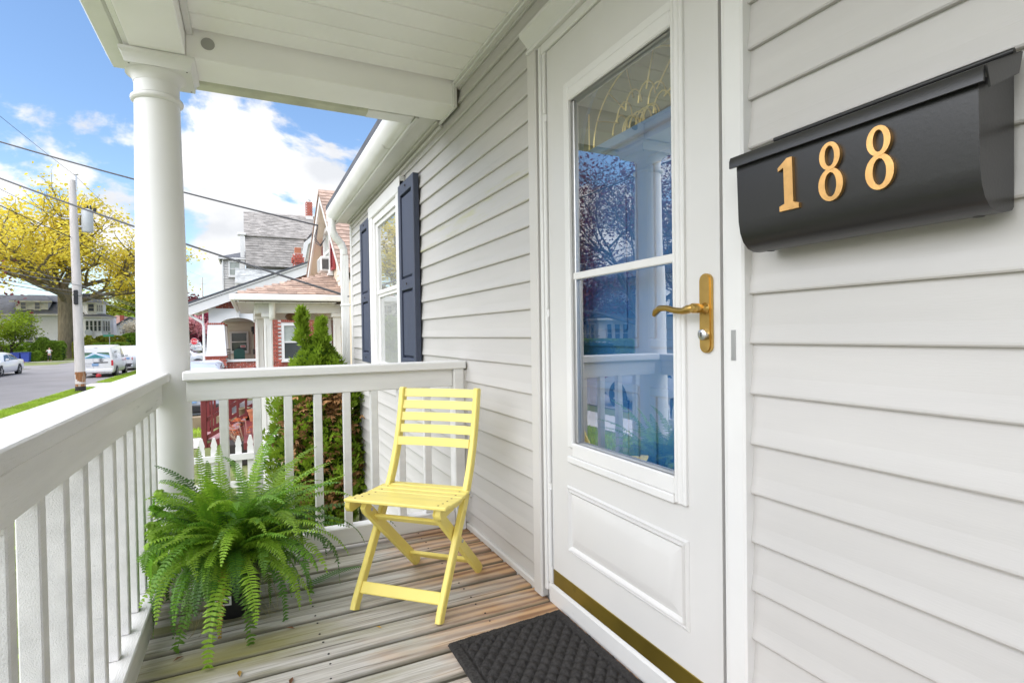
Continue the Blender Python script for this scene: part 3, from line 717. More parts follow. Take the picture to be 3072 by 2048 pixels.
_cme = _cm.mesh('ceiling_board'); _cme.materials.append(MCEIL)
y = 2.757 + .071 - .142
link('ceiling_board', _cme, None, porch, loc=(-.22 - .3, 2.83 - 1.5, 0))
while y > -1.2:
    link('ceiling_board', _cme, None, porch, loc=(-.22 - .3, y - 1.5, 0)); y -= .142
ct = MB(); ct.box(1.062, 1.086, -1.2, 2.92, 2.512, 2.525, .002); ct.box(1.075, 1.112, -1.2, 2.92, 2.498, 2.511, .002); ct.build('ceiling_trim', MW, porch)
ct = MB(); ct.box(-.234, -.205, -1.2, 2.92, 2.508, 2.524, .003); ct.build('ceiling_trim', MW, porch)
bm_ = MB(); bm_.box(-.450, -.236, -1.3, 3.168, 2.402, 2.60, .003); bm_.build('front_beam', MCEIL, porch)
bm_ = MB(); bm_.box(-.235, 1.085, 2.921, 3.165, 2.402, 2.58, .004); bm_.build('end_beam', MCEIL, porch)
bm_ = MB(); bm_.box(1.066, 1.088, 2.898, 2.920, 2.385, 2.52, .003); bm_.box(1.075, 1.09, 2.90, 3.20, 2.388, 2.401, .003); bm_.build('beam_end_trim', MW, porch)
fc = MB(); fc.box(-.475, -.4515, -1.4, 3.19, 2.412, 2.63, .003); fc.build('fascia', MGUT, porch)
fc = MB()
fc.prism([(-.48, 3.185, 2.43), (-.48, 3.21, 2.405), (-.48, 3.29, 2.405), (-.48, 3.31, 2.44), (-.48, 3.315, 2.54), (-.48, 3.30, 2.54), (-.48, 3.185, 2.54)], (1.13, 0, 0)); fc.build('end_gutter', MGRIME, porch)
fc = MB(); fc.box(.65, .92, 3.19, 3.30, 2.405, 2.54, .003); fc.build('gutter_end_box', MGUT, porch)
fg = MB(); fg.prism([(-.48, -1.4, 2.47), (-.50, -1.4, 2.44), (-.57, -1.4, 2.44), (-.60, -1.4, 2.50), (-.605, -1.4, 2.57), (-.48, -1.4, 2.57)], (0, 4.66, 0)); fg.build('front_gutter', MGUT, porch)
rp = MB(); rp.box(-.62, 1.3, -1.5, 3.34, 2.632, 2.70); rp.build('porch_roof', MROOF, porch)  # unseen roof, a plain slab put in above the ceiling to block light
bk = MB(); bk.box(-.23, 1.3, -1.2, 2.92, 2.556, 2.62); bk.build('ceiling_backing', MCEIL, porch)
vt = MB(); vt.lathe((-.145, 2.9195, 2.480), [(.034, 0), (.034, .0025), (.030, .004), (.0295, .001)], 28, (0, -1, 0)); vt.build('vent_rim', MCEIL, porch, 40)
vt = MB(); vt.lathe((-.145, 2.9195, 2.480), [(.029, 0), (.029, .0012)], 28, (0, -1, 0)); vt.build('vent_disc', M('vent_screen', (.36, .355, .34), .7), porch, 40)

def column(y, label):
    t = thing('porch_column', label, 'column', (-.345, y, 0), 'round columns along the porch')
    c = (-.366, y, 0)
    prof = [(.113, .0)] + [(.113 - .021 * max(0, (z - .55) / 1.7) ** 1.15, z) for z in np.linspace(.02, 2.22, 24)]
    m = MB(); m.lathe(c, prof, 48); m.build('shaft', MCOL, t, 40)
    m = MB(); m.lathe(c, [(.091, 2.205), (.098, 2.208), (.106, 2.214), (.108, 2.222), (.106, 2.230), (.098, 2.236), (.091, 2.239)], 48); m.build('astragal', MCOL, t, 60)
    m = MB(); m.lathe(c, [(.092, 2.24), (.092, 2.296)], 48); m.build('neck', MCOL, t, 40)
    m = MB(); n = 16; rings = []
    m.lathe(c, [(.094, 2.296), (.098, 2.312), (.107, 2.326), (.118, 2.334), (.124, 2.336)], 48); m.build('echinus', MCOL, t, 60)
    m = MB()
    cx, cy = -.345, c[1]
    for i, (h, z) in enumerate(((.128, 2.337), (.129, 2.352), (.131, 2.362), (.136, 2.375), (.146, 2.386), (.146, 2.3985))):
        m.v += [(cx - h, cy - h, z), (cx + h, cy - h, z), (cx + h, cy + h, z), (cx - h, cy + h, z)]
        if i: m.f += [((i - 1) * 4 + k, (i - 1) * 4 + (k + 1) % 4, i * 4 + (k + 1) % 4, i * 4 + k) for k in range(4)]
    m.f += [(0, 1, 2, 3), (20, 21, 22, 23)]; m.build('abacus', MCOL, t, 20)
    m = MB()
    for sx_ in (-1, 1):
        for sy_ in (-1, 1): m.lathe((cx + sx_ * .112, cy + sy_ * .112, 2.3365), [(.004, 0), (.004, -.001)], 8)
    m.build('nail', MINK, t)
    return t
column(3.045, 'round white porch column rising behind the fern at the corner of the railings')
column(-1.05, 'round white porch column beside the steps, seen only past the left rail')

rail1 = thing('porch_railing', 'white timber railing running away along the left edge of the porch', 'railing', (-.39, 1.4, 0))
m = MB(); m.box(-.47, -.332, -.95, 2.995, .905, .944, .004); m.build('top_rail', MWOODY, rail1)
m = MB(); m.box(-.402, -.362, -.92, 2.955, .800, .9045, .003); m.build('under_rail', MWOODD, rail1)
m = MB(); m.box(-.428, -.335, -.92, 2.935, .040, .1385, .004); m.build('bottom_rail', MWOODY, rail1)
_bm = MB(); _bm.box(-.023, .015, -.019, .019, 0, .661, .003); _bme = _bm.mesh('baluster'); _bme.materials.append(MWOODY)
y = 2.786
while y > -.8:
    b = link('baluster', _bme, None, rail1, loc=(-.385 + .39, y - 1.4, .139)); b.rotation_euler = (0, 0, random.uniform(-.03, .03)); y -= .159
rail2 = thing('porch_railing', 'white timber railing across the far end of the porch behind the yellow chair', 'railing', (.4, 2.9, 0))
m = MB(); m.box(-.275, 1.115 - .018, 2.850, 2.985, .909, .9515, .005); m.build('top_rail', MWOODX, rail2)
m = MB(); m.box(-.262, 1.026, 2.885, 2.925, .812, .9085, .003); m.build('under_rail', MWOODX, rail2)
m = MB(); m.box(-.262, 1.026, 2.868, 2.942, .030, .118, .005); m.build('bottom_rail', MWOODX, rail2)
m = MB(); m.box(1.028, 1.086, 2.858, 2.945, .0, .9085, .004); m.build('post', MWOODX, rail2)
m = MB(); m.box(-.019, .019, -.019, .019, 0, .6935, .003); _bm2 = m.mesh('baluster'); _bm2.materials.append(MWOODX)
BX = [-.113, .03, .169, .308, .45, .59, .735, .88]
for x in BX:
    b = link('baluster', _bm2, None, rail2, loc=(x - .4, 2.907 - 2.9, .1185)); b.rotation_euler = (0, 0, random.uniform(-.03, .03))
# ================================================================== THINGS ON THE PORCH
# ---- mailbox
mb_ = thing('mailbox', 'black metal wall mailbox with bronze house numbers 188, right of the door', 'mailbox', (1.09, .65, 1.33))
bp = [(1.092, 1.293), (1.086, 1.287), (1.055, 1.2805), (1.036, 1.281), (1.018, 1.287), (1.003, 1.301), (.994, 1.320), (.989, 1.345), (.984, 1.472), (1.06, 1.500), (1.092, 1.512)]
MY0, MY1 = .424, .868
m = MB(); m.prism([(x, MY0, z) for x, z in bp], (0, MY1 - MY0, 0)); m.build('box', MMAIL, mb_, 35)
m = MB()
m.prism([(.974, MY0 - .012, 1.487), (.970, MY0 - .012, 1.478), (.970, MY0 - .012, 1.463), (.975, MY0 - .012, 1.463), (.978, MY0 - .012, 1.481), (1.085, MY0 - .012, 1.524), (1.085, MY0 - .012, 1.531)], (0, MY1 - MY0 + .020, 0))
m.build('lid', MMAIL, mb_, 30)
m = MB(); m.tube([(1.083, MY0 - .004, 1.534), (1.083, MY1 - .02, 1.534)], .0055, 8); m.build('hinge_rod', MMAIL, mb_, 50)
m = MB(); m.prism([(.974, MY0 - .015, 1.486), (.985, MY0 - .015, 1.456), (1.07, MY0 - .015, 1.492), (1.082, MY0 - .015, 1.528)], (0, .003, 0)); m.build('lid_end', MMAIL, mb_)
for y in (MY0 + .03, MY1 - .03):
    m = MB(); m.lathe((1.055, y, 1.2812), [(.008, 0), (.008, -.0012)], 10); m.build('drain_hole', MINK, mb_)
def fx_(z): return .990 - .006 * (z - 1.326) / .146
def eight(yc, z0, h):
    m = MB(); n = 28
    for (cz, rz, ry, iy, iz, pr) in ((z0 + h * .275, h * .285, h * .222, h * .105, h * .212, 0), (z0 + h * .765, h * .240, h * .186, h * .086, h * .176, .0007)):
        A = []
        for q in range(n):
            a = 2 * PI * q / n; A.append((ry * math.cos(a), rz * math.sin(a), iy * math.cos(a), iz * math.sin(a)))
        xf = lambda z: fx_(z) - .0075 - pr; xb = lambda z: fx_(z) + .001
        P = []
        for a in A:
            P += [(xf(cz + a[1]), yc + a[0], cz + a[1]), (xf(cz + a[3]), yc + a[2], cz + a[3]), (xb(cz + a[1]), yc + a[0], cz + a[1]), (xb(cz + a[3]), yc + a[2], cz + a[3])]
        F = []
        for q in range(n):
            i, j = 4 * q, 4 * ((q + 1) % n)
            F += [(i, j, j + 1, i + 1), (i, i + 2, j + 2, j), (i + 1, j + 1, j + 3, i + 3), (i + 2, i + 3, j + 3, j + 2)]
        m.poly(P, F)
    return m.build('number', MNUM, mb_, 40)
m = MB(); z0, h, yc = 1.345, .103, .737
one = [(-.024, 0), (.024, 0), (.024, .010), (.011, .014), (.011, .103), (-.002, .103), (-.025, .088), (-.025, .081), (-.011, .086), (-.011, .014), (-.024, .010)]
m.prism([(fx_(z0 + b) - .0075, yc - a * .9, z0 + b) for a, b in one], (.0085, 0, 0)); m.build('number', MNUM, mb_, 30)
eight(.650, 1.344, .107); eight(.563, 1.344, .107)

# ---- yellow folding chair (own frame: x = sideways, y = forwards)
ch = thing('folding_chair', 'yellow slatted folding chair standing in the porch corner', 'chair', (.6165, 2.227, 0), rot=0)
Rv, Fv = Vector((.72, -.694, 0)), Vector((-.694, -.72, 0))
ch.rotation_euler = (0, 0, math.atan2(Rv.y, Rv.x) + PI)      # local +y = forward, local -x = viewer's right
def lc(s, t, z): return Vector((-s, t, z))
def leg(pts, w, h, name, lab=None):
    m = MB(); P = [Vector(p) for p in pts]; n = len(P); side = Vector((1, 0, 0)); rings = []
    for i, p in enumerate(P):
        d = (P[min(i + 1, n - 1)] - P[max(i - 1, 0)]).normalized(); u = side.cross(d).normalized()
        hh = h * (.6 if i == n - 1 and n > 3 else 1)
        c_ = .004
        for a, b in ((-w / 2 + c_, -hh / 2), (w / 2 - c_, -hh / 2), (w / 2, -hh / 2 + c_), (w / 2, hh / 2 - c_), (w / 2 - c_, hh / 2), (-w / 2 + c_, hh / 2), (-w / 2, hh / 2 - c_), (-w / 2, -hh / 2 + c_)):
            rings.append(p + side * a + u * b)
    for i in (0,):
        for k in range(8): rings[k].z = max(.0, min(rings[k].z, .02)) if False else rings[k].z
    F = [(i * 8 + k, i * 8 + (k + 1) % 8, (i + 1) * 8 + (k + 1) % 8, (i + 1) * 8 + k) for i in range(n - 1) for k in range(8)]
    F += [tuple(range(8))[::-1], tuple((n - 1) * 8 + k for k in range(8))]
    m.poly(rings, F); return m.build(name, MYEL, ch, 25)
def longleg(s):
    P = [(.172, .0), (.160, .028), (.02, .235), (-.085, .390), (-.125, .455), (-.158, .520), (-.190, .600), (-.215, .680), (-.235, .760), (-.250, .835), (-.2525, .850), (-.253, .857)]
    return leg([lc(s * (1 if z < .4 else 1), t, z) for t, z in P], .024, .042, 'leg')
def shortleg(s): return leg([lc(s, -.310, .0), lc(s, -.295, .02), lc(s, .12, .400), lc(s, .135, .412)], .022, .048, 'leg')
for s in (-.188, .188): longleg(s)
for s in (-.162, .162): shortleg(s)
def slat(t, z, w, dirt, th=.012, L=None, up=(0, 1, 0), name='seat_slat'):
    m = MB(); a = lc(-L / 2, t, z); b = lc(L / 2, t, z); m.bar(a, b, th, w, up, .003); return m.build(name, MYELB, ch)
for k in range(7):
    t = .158 - k * .0462; L = .452 - k * .006
    s_ = slat(t, .442 - .010 * math.sin(PI * k / 6) - k * .0015, .0425, 0, .013, L if k < 6 else .36)
    for sg in (-1, 1):
        z = .442 - .010 * math.sin(PI * k / 6) - k * .0015
        m = MB(); m.lathe(lc(sg * .185 * (L / .452), t, z + .0058), [(.0045, 0), (.0045, .0012)], 8); m.build('screw', M('rusty_screw', (.22, .11, .05), .6) if not bpy.data.materials.get('rusty_screw') else bpy.data.materials['rusty_screw'], s_)
for k in range(5):
    z = .832 - k * .0535; t = -.247 + (.832 - z) * .27 + (.012 if k > 3 else 0)
    m = MB(); n = 8; P = []
    for q in range(n + 1):
        f = q / n * 2 - 1; P.append((f * .176, t - .012 * (1 - f * f)))
    dz = Vector((0, -.27, 1)).normalized()
    vv = []
    for s, tt in P:
        c = lc(s, tt, z); nn = Vector((0, 1, .27)).normalized() * .005
        vv += [c - dz * .019 + nn, c + dz * .019 + nn, c + dz * .019 - nn, c - dz * .019 - nn]
    F = []
    for q in range(n):
        for e in range(4): F.append((q * 4 + e, q * 4 + (e + 1) % 4, q * 4 + 4 + (e + 1) % 4, q * 4 + 4 + e))
    F += [(0, 1, 2, 3), (n * 4, n * 4 + 1, n * 4 + 2, n * 4 + 3)]
    m.poly(vv, F); m.build('back_slat', MYELB, ch)
def rung(a, b, w, h, up): m = MB(); m.bar(a, b, w, h, up, .003); m.build('rung', MYEL, ch)
rung(lc(-.178, .132, .075), lc(.178, .132, .075), .016, .046, (0, -.56, .83))
rung(lc(-.153, -.235, .075), lc(.153, -.235, .075), .016, .035, (0, .7, .7))
rung(lc(-.153, .058, .345), lc(.153, .058, .345), .034, .014, (0, -.7, .7))
for s in (-.203, .203):      # seat side rails with rounded fronts
    m = MB(); prof = [(.150, .434)]
    for q in range(7):
        a = PI / 2 * q / 6; prof.append((.135 + .022 * math.cos(a * 1) if q else .157, .412 - .028 * math.sin(a)))
    prof += [(.06, .392), (-.12, .400), (-.14, .410), (-.14, .424), (.0, .424)]
    m.prism([lc(s - .011, t, z) for t, z in prof], (.022, 0, 0)); m.build('seat_rail', MYEL, ch, 30)
for s, t, z in ((-.216, .075, .410), (.216, .075, .410), (.2016, -.03, .245), (-.174, -.03, .255), (.2016, -.115, .42), (.216, -.10, .412), (-.1515, .09, .385)):
    m = MB(); sg = 1 if s > 0 else -1; m.lathe(lc(s - sg * .001, t, z), [(.008, 0), (.008, .002), (.005, .004), (.0045, .002), (0, .002)], 12, (-sg, 0, 0)); m.build('bolt', MSTEEL, ch, 40)

# ---- potted fern
FX, FY = -.075, 2.475
fern = thing('potted_fern', 'big arching fern in a black plastic pot beside the railing', 'potted plant', (FX, FY, 0))
m = MB(); m.lathe((FX, FY, 0), [(.086, .004), (.090, .0), (.099, .10), (.101, .103), (.112, .225), (.120, .227), (.121, .25), (.114, .252), (.110, .235), (.105, .215)], 40); m.build('pot', MPOT, fern, 40)
m = MB(); m.lathe((FX, FY, 0), [(.107, .222), (.06, .232), (0, .235)], 24); m.build('soil', MSOIL, fern)
m = MB(); n = 8; a0 = math.radians(247)
ri = lambda z: .099 + (.112 - .099) * (z - .1) / .125 + .0012
vv = []
for q in range(n + 1):
    a = a0 - .33 + .66 * q / n
    for z in (.058, .094): vv.append((FX + (.0945 + (z - .058) * .09 + .001) * math.cos(a), FY + (.0945 + (z - .058) * .09 + .001) * math.sin(a), z))
m.poly(vv, [(2 * q, 2 * q + 2, 2 * q + 3, 2 * q + 1) for q in range(n)]); lab = m.build('pot_label', MPAPER, fern, 60, fix=False)
m = MB()
for q in range(16):
    a = a0 - .02 + q * .015 + random.uniform(0, .004); w = random.choice((.002, .004))
    r = .0945 + .02 * .09 + .0024
    m.quad((FX + r * math.cos(a), FY + r * math.sin(a), .066), (FX + r * math.cos(a + w / .1), FY + r * math.sin(a + w / .1), .066), (FX + (r + .0012) * math.cos(a + w / .1), FY + (r + .0012) * math.sin(a + w / .1), .082), (FX + (r + .0012) * math.cos(a), FY + (r + .0012) * math.sin(a), .082))
m.build('barcode', MINK, lab, fix=False)
rf_ = random.Random(11)
def frond(az, el, L, droop, mat, wid=.042, fl=0, name='frond', twist=0):
    """a feather-shaped frond: midrib curve with rows of pinnae"""
    m = MB(); n = 38; P = []
    p = Vector((FX + .05 * math.cos(az) + rf_.uniform(-.04, .04), FY + .05 * math.sin(az) + rf_.uniform(-.04, .04), .235 + rf_.uniform(0, .03))); e = el; a = az
    for i in range(n + 1):
        P.append(p.copy()); t = i / n
        d = Vector((math.cos(a) * math.cos(e), math.sin(a) * math.cos(e), math.sin(e)))
        q = p + d * (L / n)
        if q.z < .012: q.z = .012
        if q.x < -.335 and not fl: q.x = -.335 + (q.x + .335) * .25
        if q.y > 2.84 and q.z < .14: q.y = 2.84
        if q.x > 1.0: q.x = 1.0
        p = q; e -= droop / n * (.35 + 1.5 * t); a += twist / n; e = max(e, -1.5)
    for i in range(2, n):
        t = i / n; d = (P[i + 1] - P[i - 1]).normalized() if i < n else d
        if d.length < .5: continue
        s = d.cross(Vector((0, 0, 1)))
        if s.length < .15: s = Vector((-math.sin(az), math.cos(az), 0))
        s.normalize(); u = s.cross(d).normalized()
        w = wid * min(1, (t + .03) * 6) * (1 - t ** 2.6) ** .8 * rf_.uniform(.88, 1.1)
        if t < .1: w *= .55
        b = L / n * .40
        for sg in (-1, 1):
            if rf_.random() < .03: continue
            fw = d * (rf_.uniform(.15, .5) * w); dz = u * (-.20 * w + rf_.uniform(-.28, .22) * w)
            o = P[i]; tip = o + s * sg * w + fw + dz; mid = o + s * sg * w * .5 + fw * .42 + u * .06 * w
            m.poly((o - d * b * .7, o + d * b * .7, mid + d * b * .95, tip, mid - d * b * .85), ((0, 1, 2), (0, 2, 4), (4, 2, 3)))
    m.tube(P[::3], [.0022 * (1 - .75 * k / len(P[::3])) for k in range(len(P[::3]))], 3, False)
    return m.build(name, mat, fern, None, False)
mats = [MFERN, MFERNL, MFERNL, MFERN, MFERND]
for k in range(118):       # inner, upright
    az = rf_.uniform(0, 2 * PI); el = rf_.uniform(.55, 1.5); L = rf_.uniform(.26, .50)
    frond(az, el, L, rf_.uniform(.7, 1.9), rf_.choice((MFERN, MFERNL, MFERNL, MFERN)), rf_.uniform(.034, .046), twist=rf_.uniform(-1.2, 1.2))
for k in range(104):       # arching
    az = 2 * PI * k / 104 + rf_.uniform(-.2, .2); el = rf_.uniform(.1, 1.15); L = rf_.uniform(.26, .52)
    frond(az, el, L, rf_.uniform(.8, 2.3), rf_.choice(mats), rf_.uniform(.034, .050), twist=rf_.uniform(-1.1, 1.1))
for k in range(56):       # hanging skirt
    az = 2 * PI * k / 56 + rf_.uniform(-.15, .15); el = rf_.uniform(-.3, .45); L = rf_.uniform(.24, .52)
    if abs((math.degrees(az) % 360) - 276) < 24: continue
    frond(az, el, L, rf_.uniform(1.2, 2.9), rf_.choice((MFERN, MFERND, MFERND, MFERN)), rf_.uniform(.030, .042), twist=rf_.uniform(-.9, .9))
frond(math.radians(60), 1.15, .56, .75, MFERN, .045); frond(math.radians(40), 1.0, .56, .9, MFERNL, .045)
frond(math.radians(150), 1.15, .48, .9, MFERND, .045, 1); frond(math.radians(175), .5, .50, 1.0, MFERND, .04, 1)
frond(math.radians(-5), .55, .66, 1.5, MFERN, .045); frond(math.radians(10), .35, .60, 1.6, MFERN, .042)
frond(math.radians(255), .2, .62, 3.0, MFERNL, .034); frond(math.radians(285), .15, .55, 2.9, MFERN, .036)
frond(math.radians(262), .05, .40, 3.4, MFERNB, .022, name='frond').__setitem__('label', 'dry yellow-brown frond against the pot')
m = MB()
for k in range(26):       # thin runners hanging round the pot
    az = rf_.uniform(math.radians(190), math.radians(350)); p = Vector((FX + .1 * math.cos(az), FY + .1 * math.sin(az), .25)); P = [p.copy()]
    for q in range(9):
        p = p + Vector((math.cos(az) * .012 + rf_.uniform(-.012, .012), math.sin(az) * .012 + rf_.uniform(-.012, .012), -.03 if p.z > .03 else 0)); p.z = max(p.z, .004); P.append(p.copy())
    m.tube(P, .0008, 3, False)
m.build('runner', M('runner_stem', (.28, .24, .09), .8), fern, None, False)
# a cut frond lying on the boards
lf = MB(); P = [Vector((.19 + .30 * t, 2.50 + .10 * t + .03 * math.sin(3 * t), .012 + .012 * math.sin(PI * t))) for t in np.linspace(0, 1, 30)]
for i in range(1, 29):
    d = (P[i + 1] - P[i - 1]).normalized(); s = d.cross(Vector((0, 0, 1))).normalized(); t = i / 29; w = .034 * min(1, t * 6) * (1 - t ** 3)
    for sg in (-1, 1):
        o = P[i]; tip = o + s * sg * w + d * .3 * w - Vector((0, 0, .004)); mid = o + s * sg * w * .5 + d * .1 * w
        lf.poly((o - d * .003, o + d * .003, mid + d * .0045, tip, mid - d * .0045), ((0, 1, 2), (0, 2, 4), (4, 2, 3)))
lf.tube(P[::2], .0016, 3, False)
tag(lf.build('fallen_frond', MFERND, None, None, False), 'single dark fern frond lying on the boards between fern and chair', 'leaf')
# little dead leaves on the boards
rl = random.Random(5)
DL = ('tiny reddish dry leaf on the boards close to the left bottom rail', 'tiny brown leaf on the boards in front of the fern pot', 'tiny tan leaf at the lower front edge of the picture', 'tiny brown leaf on the boards nearest the doormat corner', 'tiny dry leaf between the fern pot and the front chair leg', 'tiny brown leaf just in front of the yellow chair')
for k, (x, y) in enumerate(((-.24, 2.17), (-.05, 1.98), (.10, 1.86), (.32, 1.72), (.12, 2.20), (.42, 2.05))):
    m = MB(); a = rl.uniform(0, 6); L = rl.uniform(.012, .022); d = Vector((math.cos(a), math.sin(a), 0)); s = Vector((-d.y, d.x, 0)); o = Vector((x, y, .003))
    m.poly((o - d * L, o + s * L * .35 + V(0, 0, .004), o + d * L, o - s * L * .35 + V(0, 0, .004), o), ((0, 4, 1), (1, 4, 2), (2, 4, 3), (3, 4, 0)))
    tag(m.build('dead_leaf', MFERNB if k % 2 else M('brown_leaf', (.16, .07, .03), .8) if not bpy.data.materials.get('brown_leaf') else bpy.data.materials['brown_leaf'], None, None, False), DL[k], 'leaf', 'dead leaves scattered on the porch boards')

# ---- door mat: a pressed diamond relief
mt = MB(); nx, ny = 230, 170
x0, x1, y0, y1 = .612, 1.086, 1.115, 1.842
rot = math.radians(3.0)
for j in range(ny + 1):
    for i in range(nx + 1):
        u = i / nx * (x1 - x0); v = j / ny * (y1 - y0)
        ed = min(u, (x1 - x0) - u, v, (y1 - y0) - v)
        a = (u + v * .95) / .052; b = (u - v * .95) / .052
        hgt = (abs(math.sin(a * PI)) * abs(math.sin(b * PI))) ** .45
        h = .004 + (.016 * hgt if ed > .045 else .008)
        if .035 < ed < .045: h = .004
        h += .0016 * mnoise.noise((u * 300, v * 300, 0)) + .002 * mnoise.noise((u * 45, v * 45, 3))
        if ed < .006: h *= max(0, ed / .006)
        jx = .0016 * mnoise.noise((u * 160, v * 160, 7)) if ed < .001 else 0
        X = x0 + u + jx; Y = y0 + v + jx
        Xr = x1 + (X - x1) * math.cos(rot) - (Y - y1) * math.sin(rot) * 0; Yr = Y + (X - x1) * math.sin(rot) * .9
        mt.v.append((Xr, Yr, .001 + h))
for j in range(ny):
    for i in range(nx): k = j * (nx + 1) + i; mt.f.append((k, k + 1, k + nx + 2, k + nx + 1))
tag(mt.build('door_mat', MRUG, None, 80, False), 'charcoal carpet doormat with a raised diamond pattern at the door sill', 'doormat')
# ================================================================== NEIGHBOURING HOUSES
# ---- house 1: tan cottage with the peach shingle porch roof
h1 = thing('tan_cottage', 'tan sided cottage with peach shingle roof, red shuttered gable and open white porch next door', 'house', (1.5, 11.2, G))
GX = 1.5; GYc, GYn, GYf = 10.95, 8.44, 13.67; ZE, ZP = 2.05, 3.79
m = MB(); m.prism([(GX + .012, 8.75, G), (GX + .012, 13.4, G), (GX + .012, 13.4, 2.35), (GX + .012, GYc, 3.62), (GX + .012, 8.75, 2.2)], (5, 0, 0)); m.build('wall', MTAN, h1)
def gable_w(z):   # y limits of the gable face at height z
    f = (z - ZE) / (3.66 - ZE); return 8.62 + (GYc - 8.62) * f, 13.5 - (13.5 - GYc) * f
z = 2.0
while z < 3.45:
    a, b = gable_w(z + .05)
    for s0, s1 in (((a, 10.55), (12.35, b)) if z < 3.25 else ((a, b),)):
        s1 = min(s1, b); s0 = max(s0, a)
        if s1 - s0 > .1: clap(h1, (0, 1, 0), (-1, 0, 0), (GX + .012, 0, 0), s0, s1, z, .105, MCREAM, lean=.014)
    z += .105
# gable window, red shutters, air conditioner
window(h1, (GX, 11.5, 2.80), (0, 1, 0), (-1, 0, 0), .82, .80, MW, MPANEL, .09, proud=.06)
for y0, y1 in ((12.02, 12.32), (10.66, 10.98)):
    m = MB()
    for a, b in ((y0, y0 + .035), (y1 - .035, y1)): m.box(GX - .05, GX, a, b, 2.36, 3.26)
    for zz in (2.36, 2.78, 3.225): m.box(GX - .048, GX, y0 + .036, y1 - .036, zz, zz + .04)
    for q in range(19):
        zz = 2.41 + q * .0425
        if abs(zz - 2.8) > .035: m.obox((GX - .028, (y0 + y1) / 2, zz + .015), (.018, 0, .012), (0, (y1 - y0) / 2 - .037, 0), (.003, 0, .004))
    m.build('shutter', MREDS, h1)
ac = thing('air_conditioner', 'white window air conditioner jutting from the red shuttered gable window', 'air conditioner', (1.4, 11.5, 2.38))
m = MB(); m.box(1.30, 1.48, 11.25, 11.80, 2.38, 2.68, .02); m.build('case', MW, ac)
m = MB()
for q in range(9): m.box(1.290, 1.299, 11.3, 11.76, 2.41 + q * .026, 2.423 + q * .026)
m.build('grille', MGREY, ac)
m = MB()
for q in range(7): m.box(1.33 + q * .018, 1.34 + q * .018, 11.24, 11.249, 2.42, 2.62)
m.build('side_louvre', MCBLK, ac)
# rakes with tan soffits
def rake(y0, z0, y1, z1, nm='rake_board'):
    m = MB(); d = Vector((0, y1 - y0, z1 - z0)); m.prism([(1.27, y0, z0), (1.27, y1, z1), (1.27, y1, z1 - .17), (1.27, y0, z0 - .17)], (.035, 0, 0)); m.build(nm, MW, h1)
rake(GYf, 2.47, GYc, 3.83); rake(GYn, 2.05, GYc, 3.83)
for (y0, z0) in ((GYf, 2.32), (GYn, 1.90)):
    m = MB(); n = 8
    for q in range(n):
        x = 1.306 + q * .026; m.prism([(x, y0, z0), (x, GYc, 3.68), (x, GYc, 3.695), (x, y0, z0 + .015)], (.023, 0, 0))
    m.build('rake_soffit', MCREAM, h1)
# roof planes: ridge runs away from the street, near slope carries separate shingles
m = MB(); m.prism([(1.25, GYn - .02, 2.05), (1.25, GYc, 3.835), (1.25, GYf + .02, 2.47), (1.25, GYf + .02, 2.52), (1.25, GYc, 3.885), (1.25, GYn - .02, 2.10)], (5.5, 0, 0)); m.build('roof', MPEACH, h1)
_sh = {}
def shingle(o, a, u, w, l, par, th=.013, mat=MPEACH):
    """one shingle tab: o = lower left corner, a along the course, u up the slope"""
    a = Vector(a).normalized(); u = Vector(u).normalized(); n = a.cross(u)
    if n.z < 0: n = -n
    k = (round(w, 2), round(l, 2), tuple(round(x, 3) for x in a), tuple(round(x, 3) for x in u))
    if k not in _sh:
        m = MB(); P = [Vector((0, 0, 0)), a * w, a * w + u * l, u * l]
        lo = [P[0] + n * .003, P[1] + n * .003, P[2], P[3]]; hi = [P[0] + n * (th + .003), P[1] + n * (th + .003), P[2] + n * .004, P[3] + n * .004]
        m.poly(lo + hi, ((0, 1, 2, 3), (4, 5, 6, 7), (0, 1, 5, 4), (1, 2, 6, 5), (2, 3, 7, 6), (3, 0, 4, 7)))
        _sh[k] = m.mesh('shingle'); _sh[k].materials.append(mat)
    return link('shingle', _sh[k], None, par, loc=Vector(o) - Vector(ORG[par.name]))
rs = random.Random(3)
up = Vector((0, GYc - GYn, 1.785)).normalized(); L = math.hypot(GYc - GYn, 1.785); r = 0
base = Vector((1.25, GYn - .02, 2.105)); d = .02
while d < L - .05:
    x = -rs.uniform(0, .2)
    while x < 1.15:
        w = rs.choice((.16, .22, .30))
        shingle(base + Vector((max(x, 0), 0, 0)) + up * (d + rs.uniform(-.006, .006)), (1, 0, 0), up, w - .006, .17, h1); x += w
    d += .145
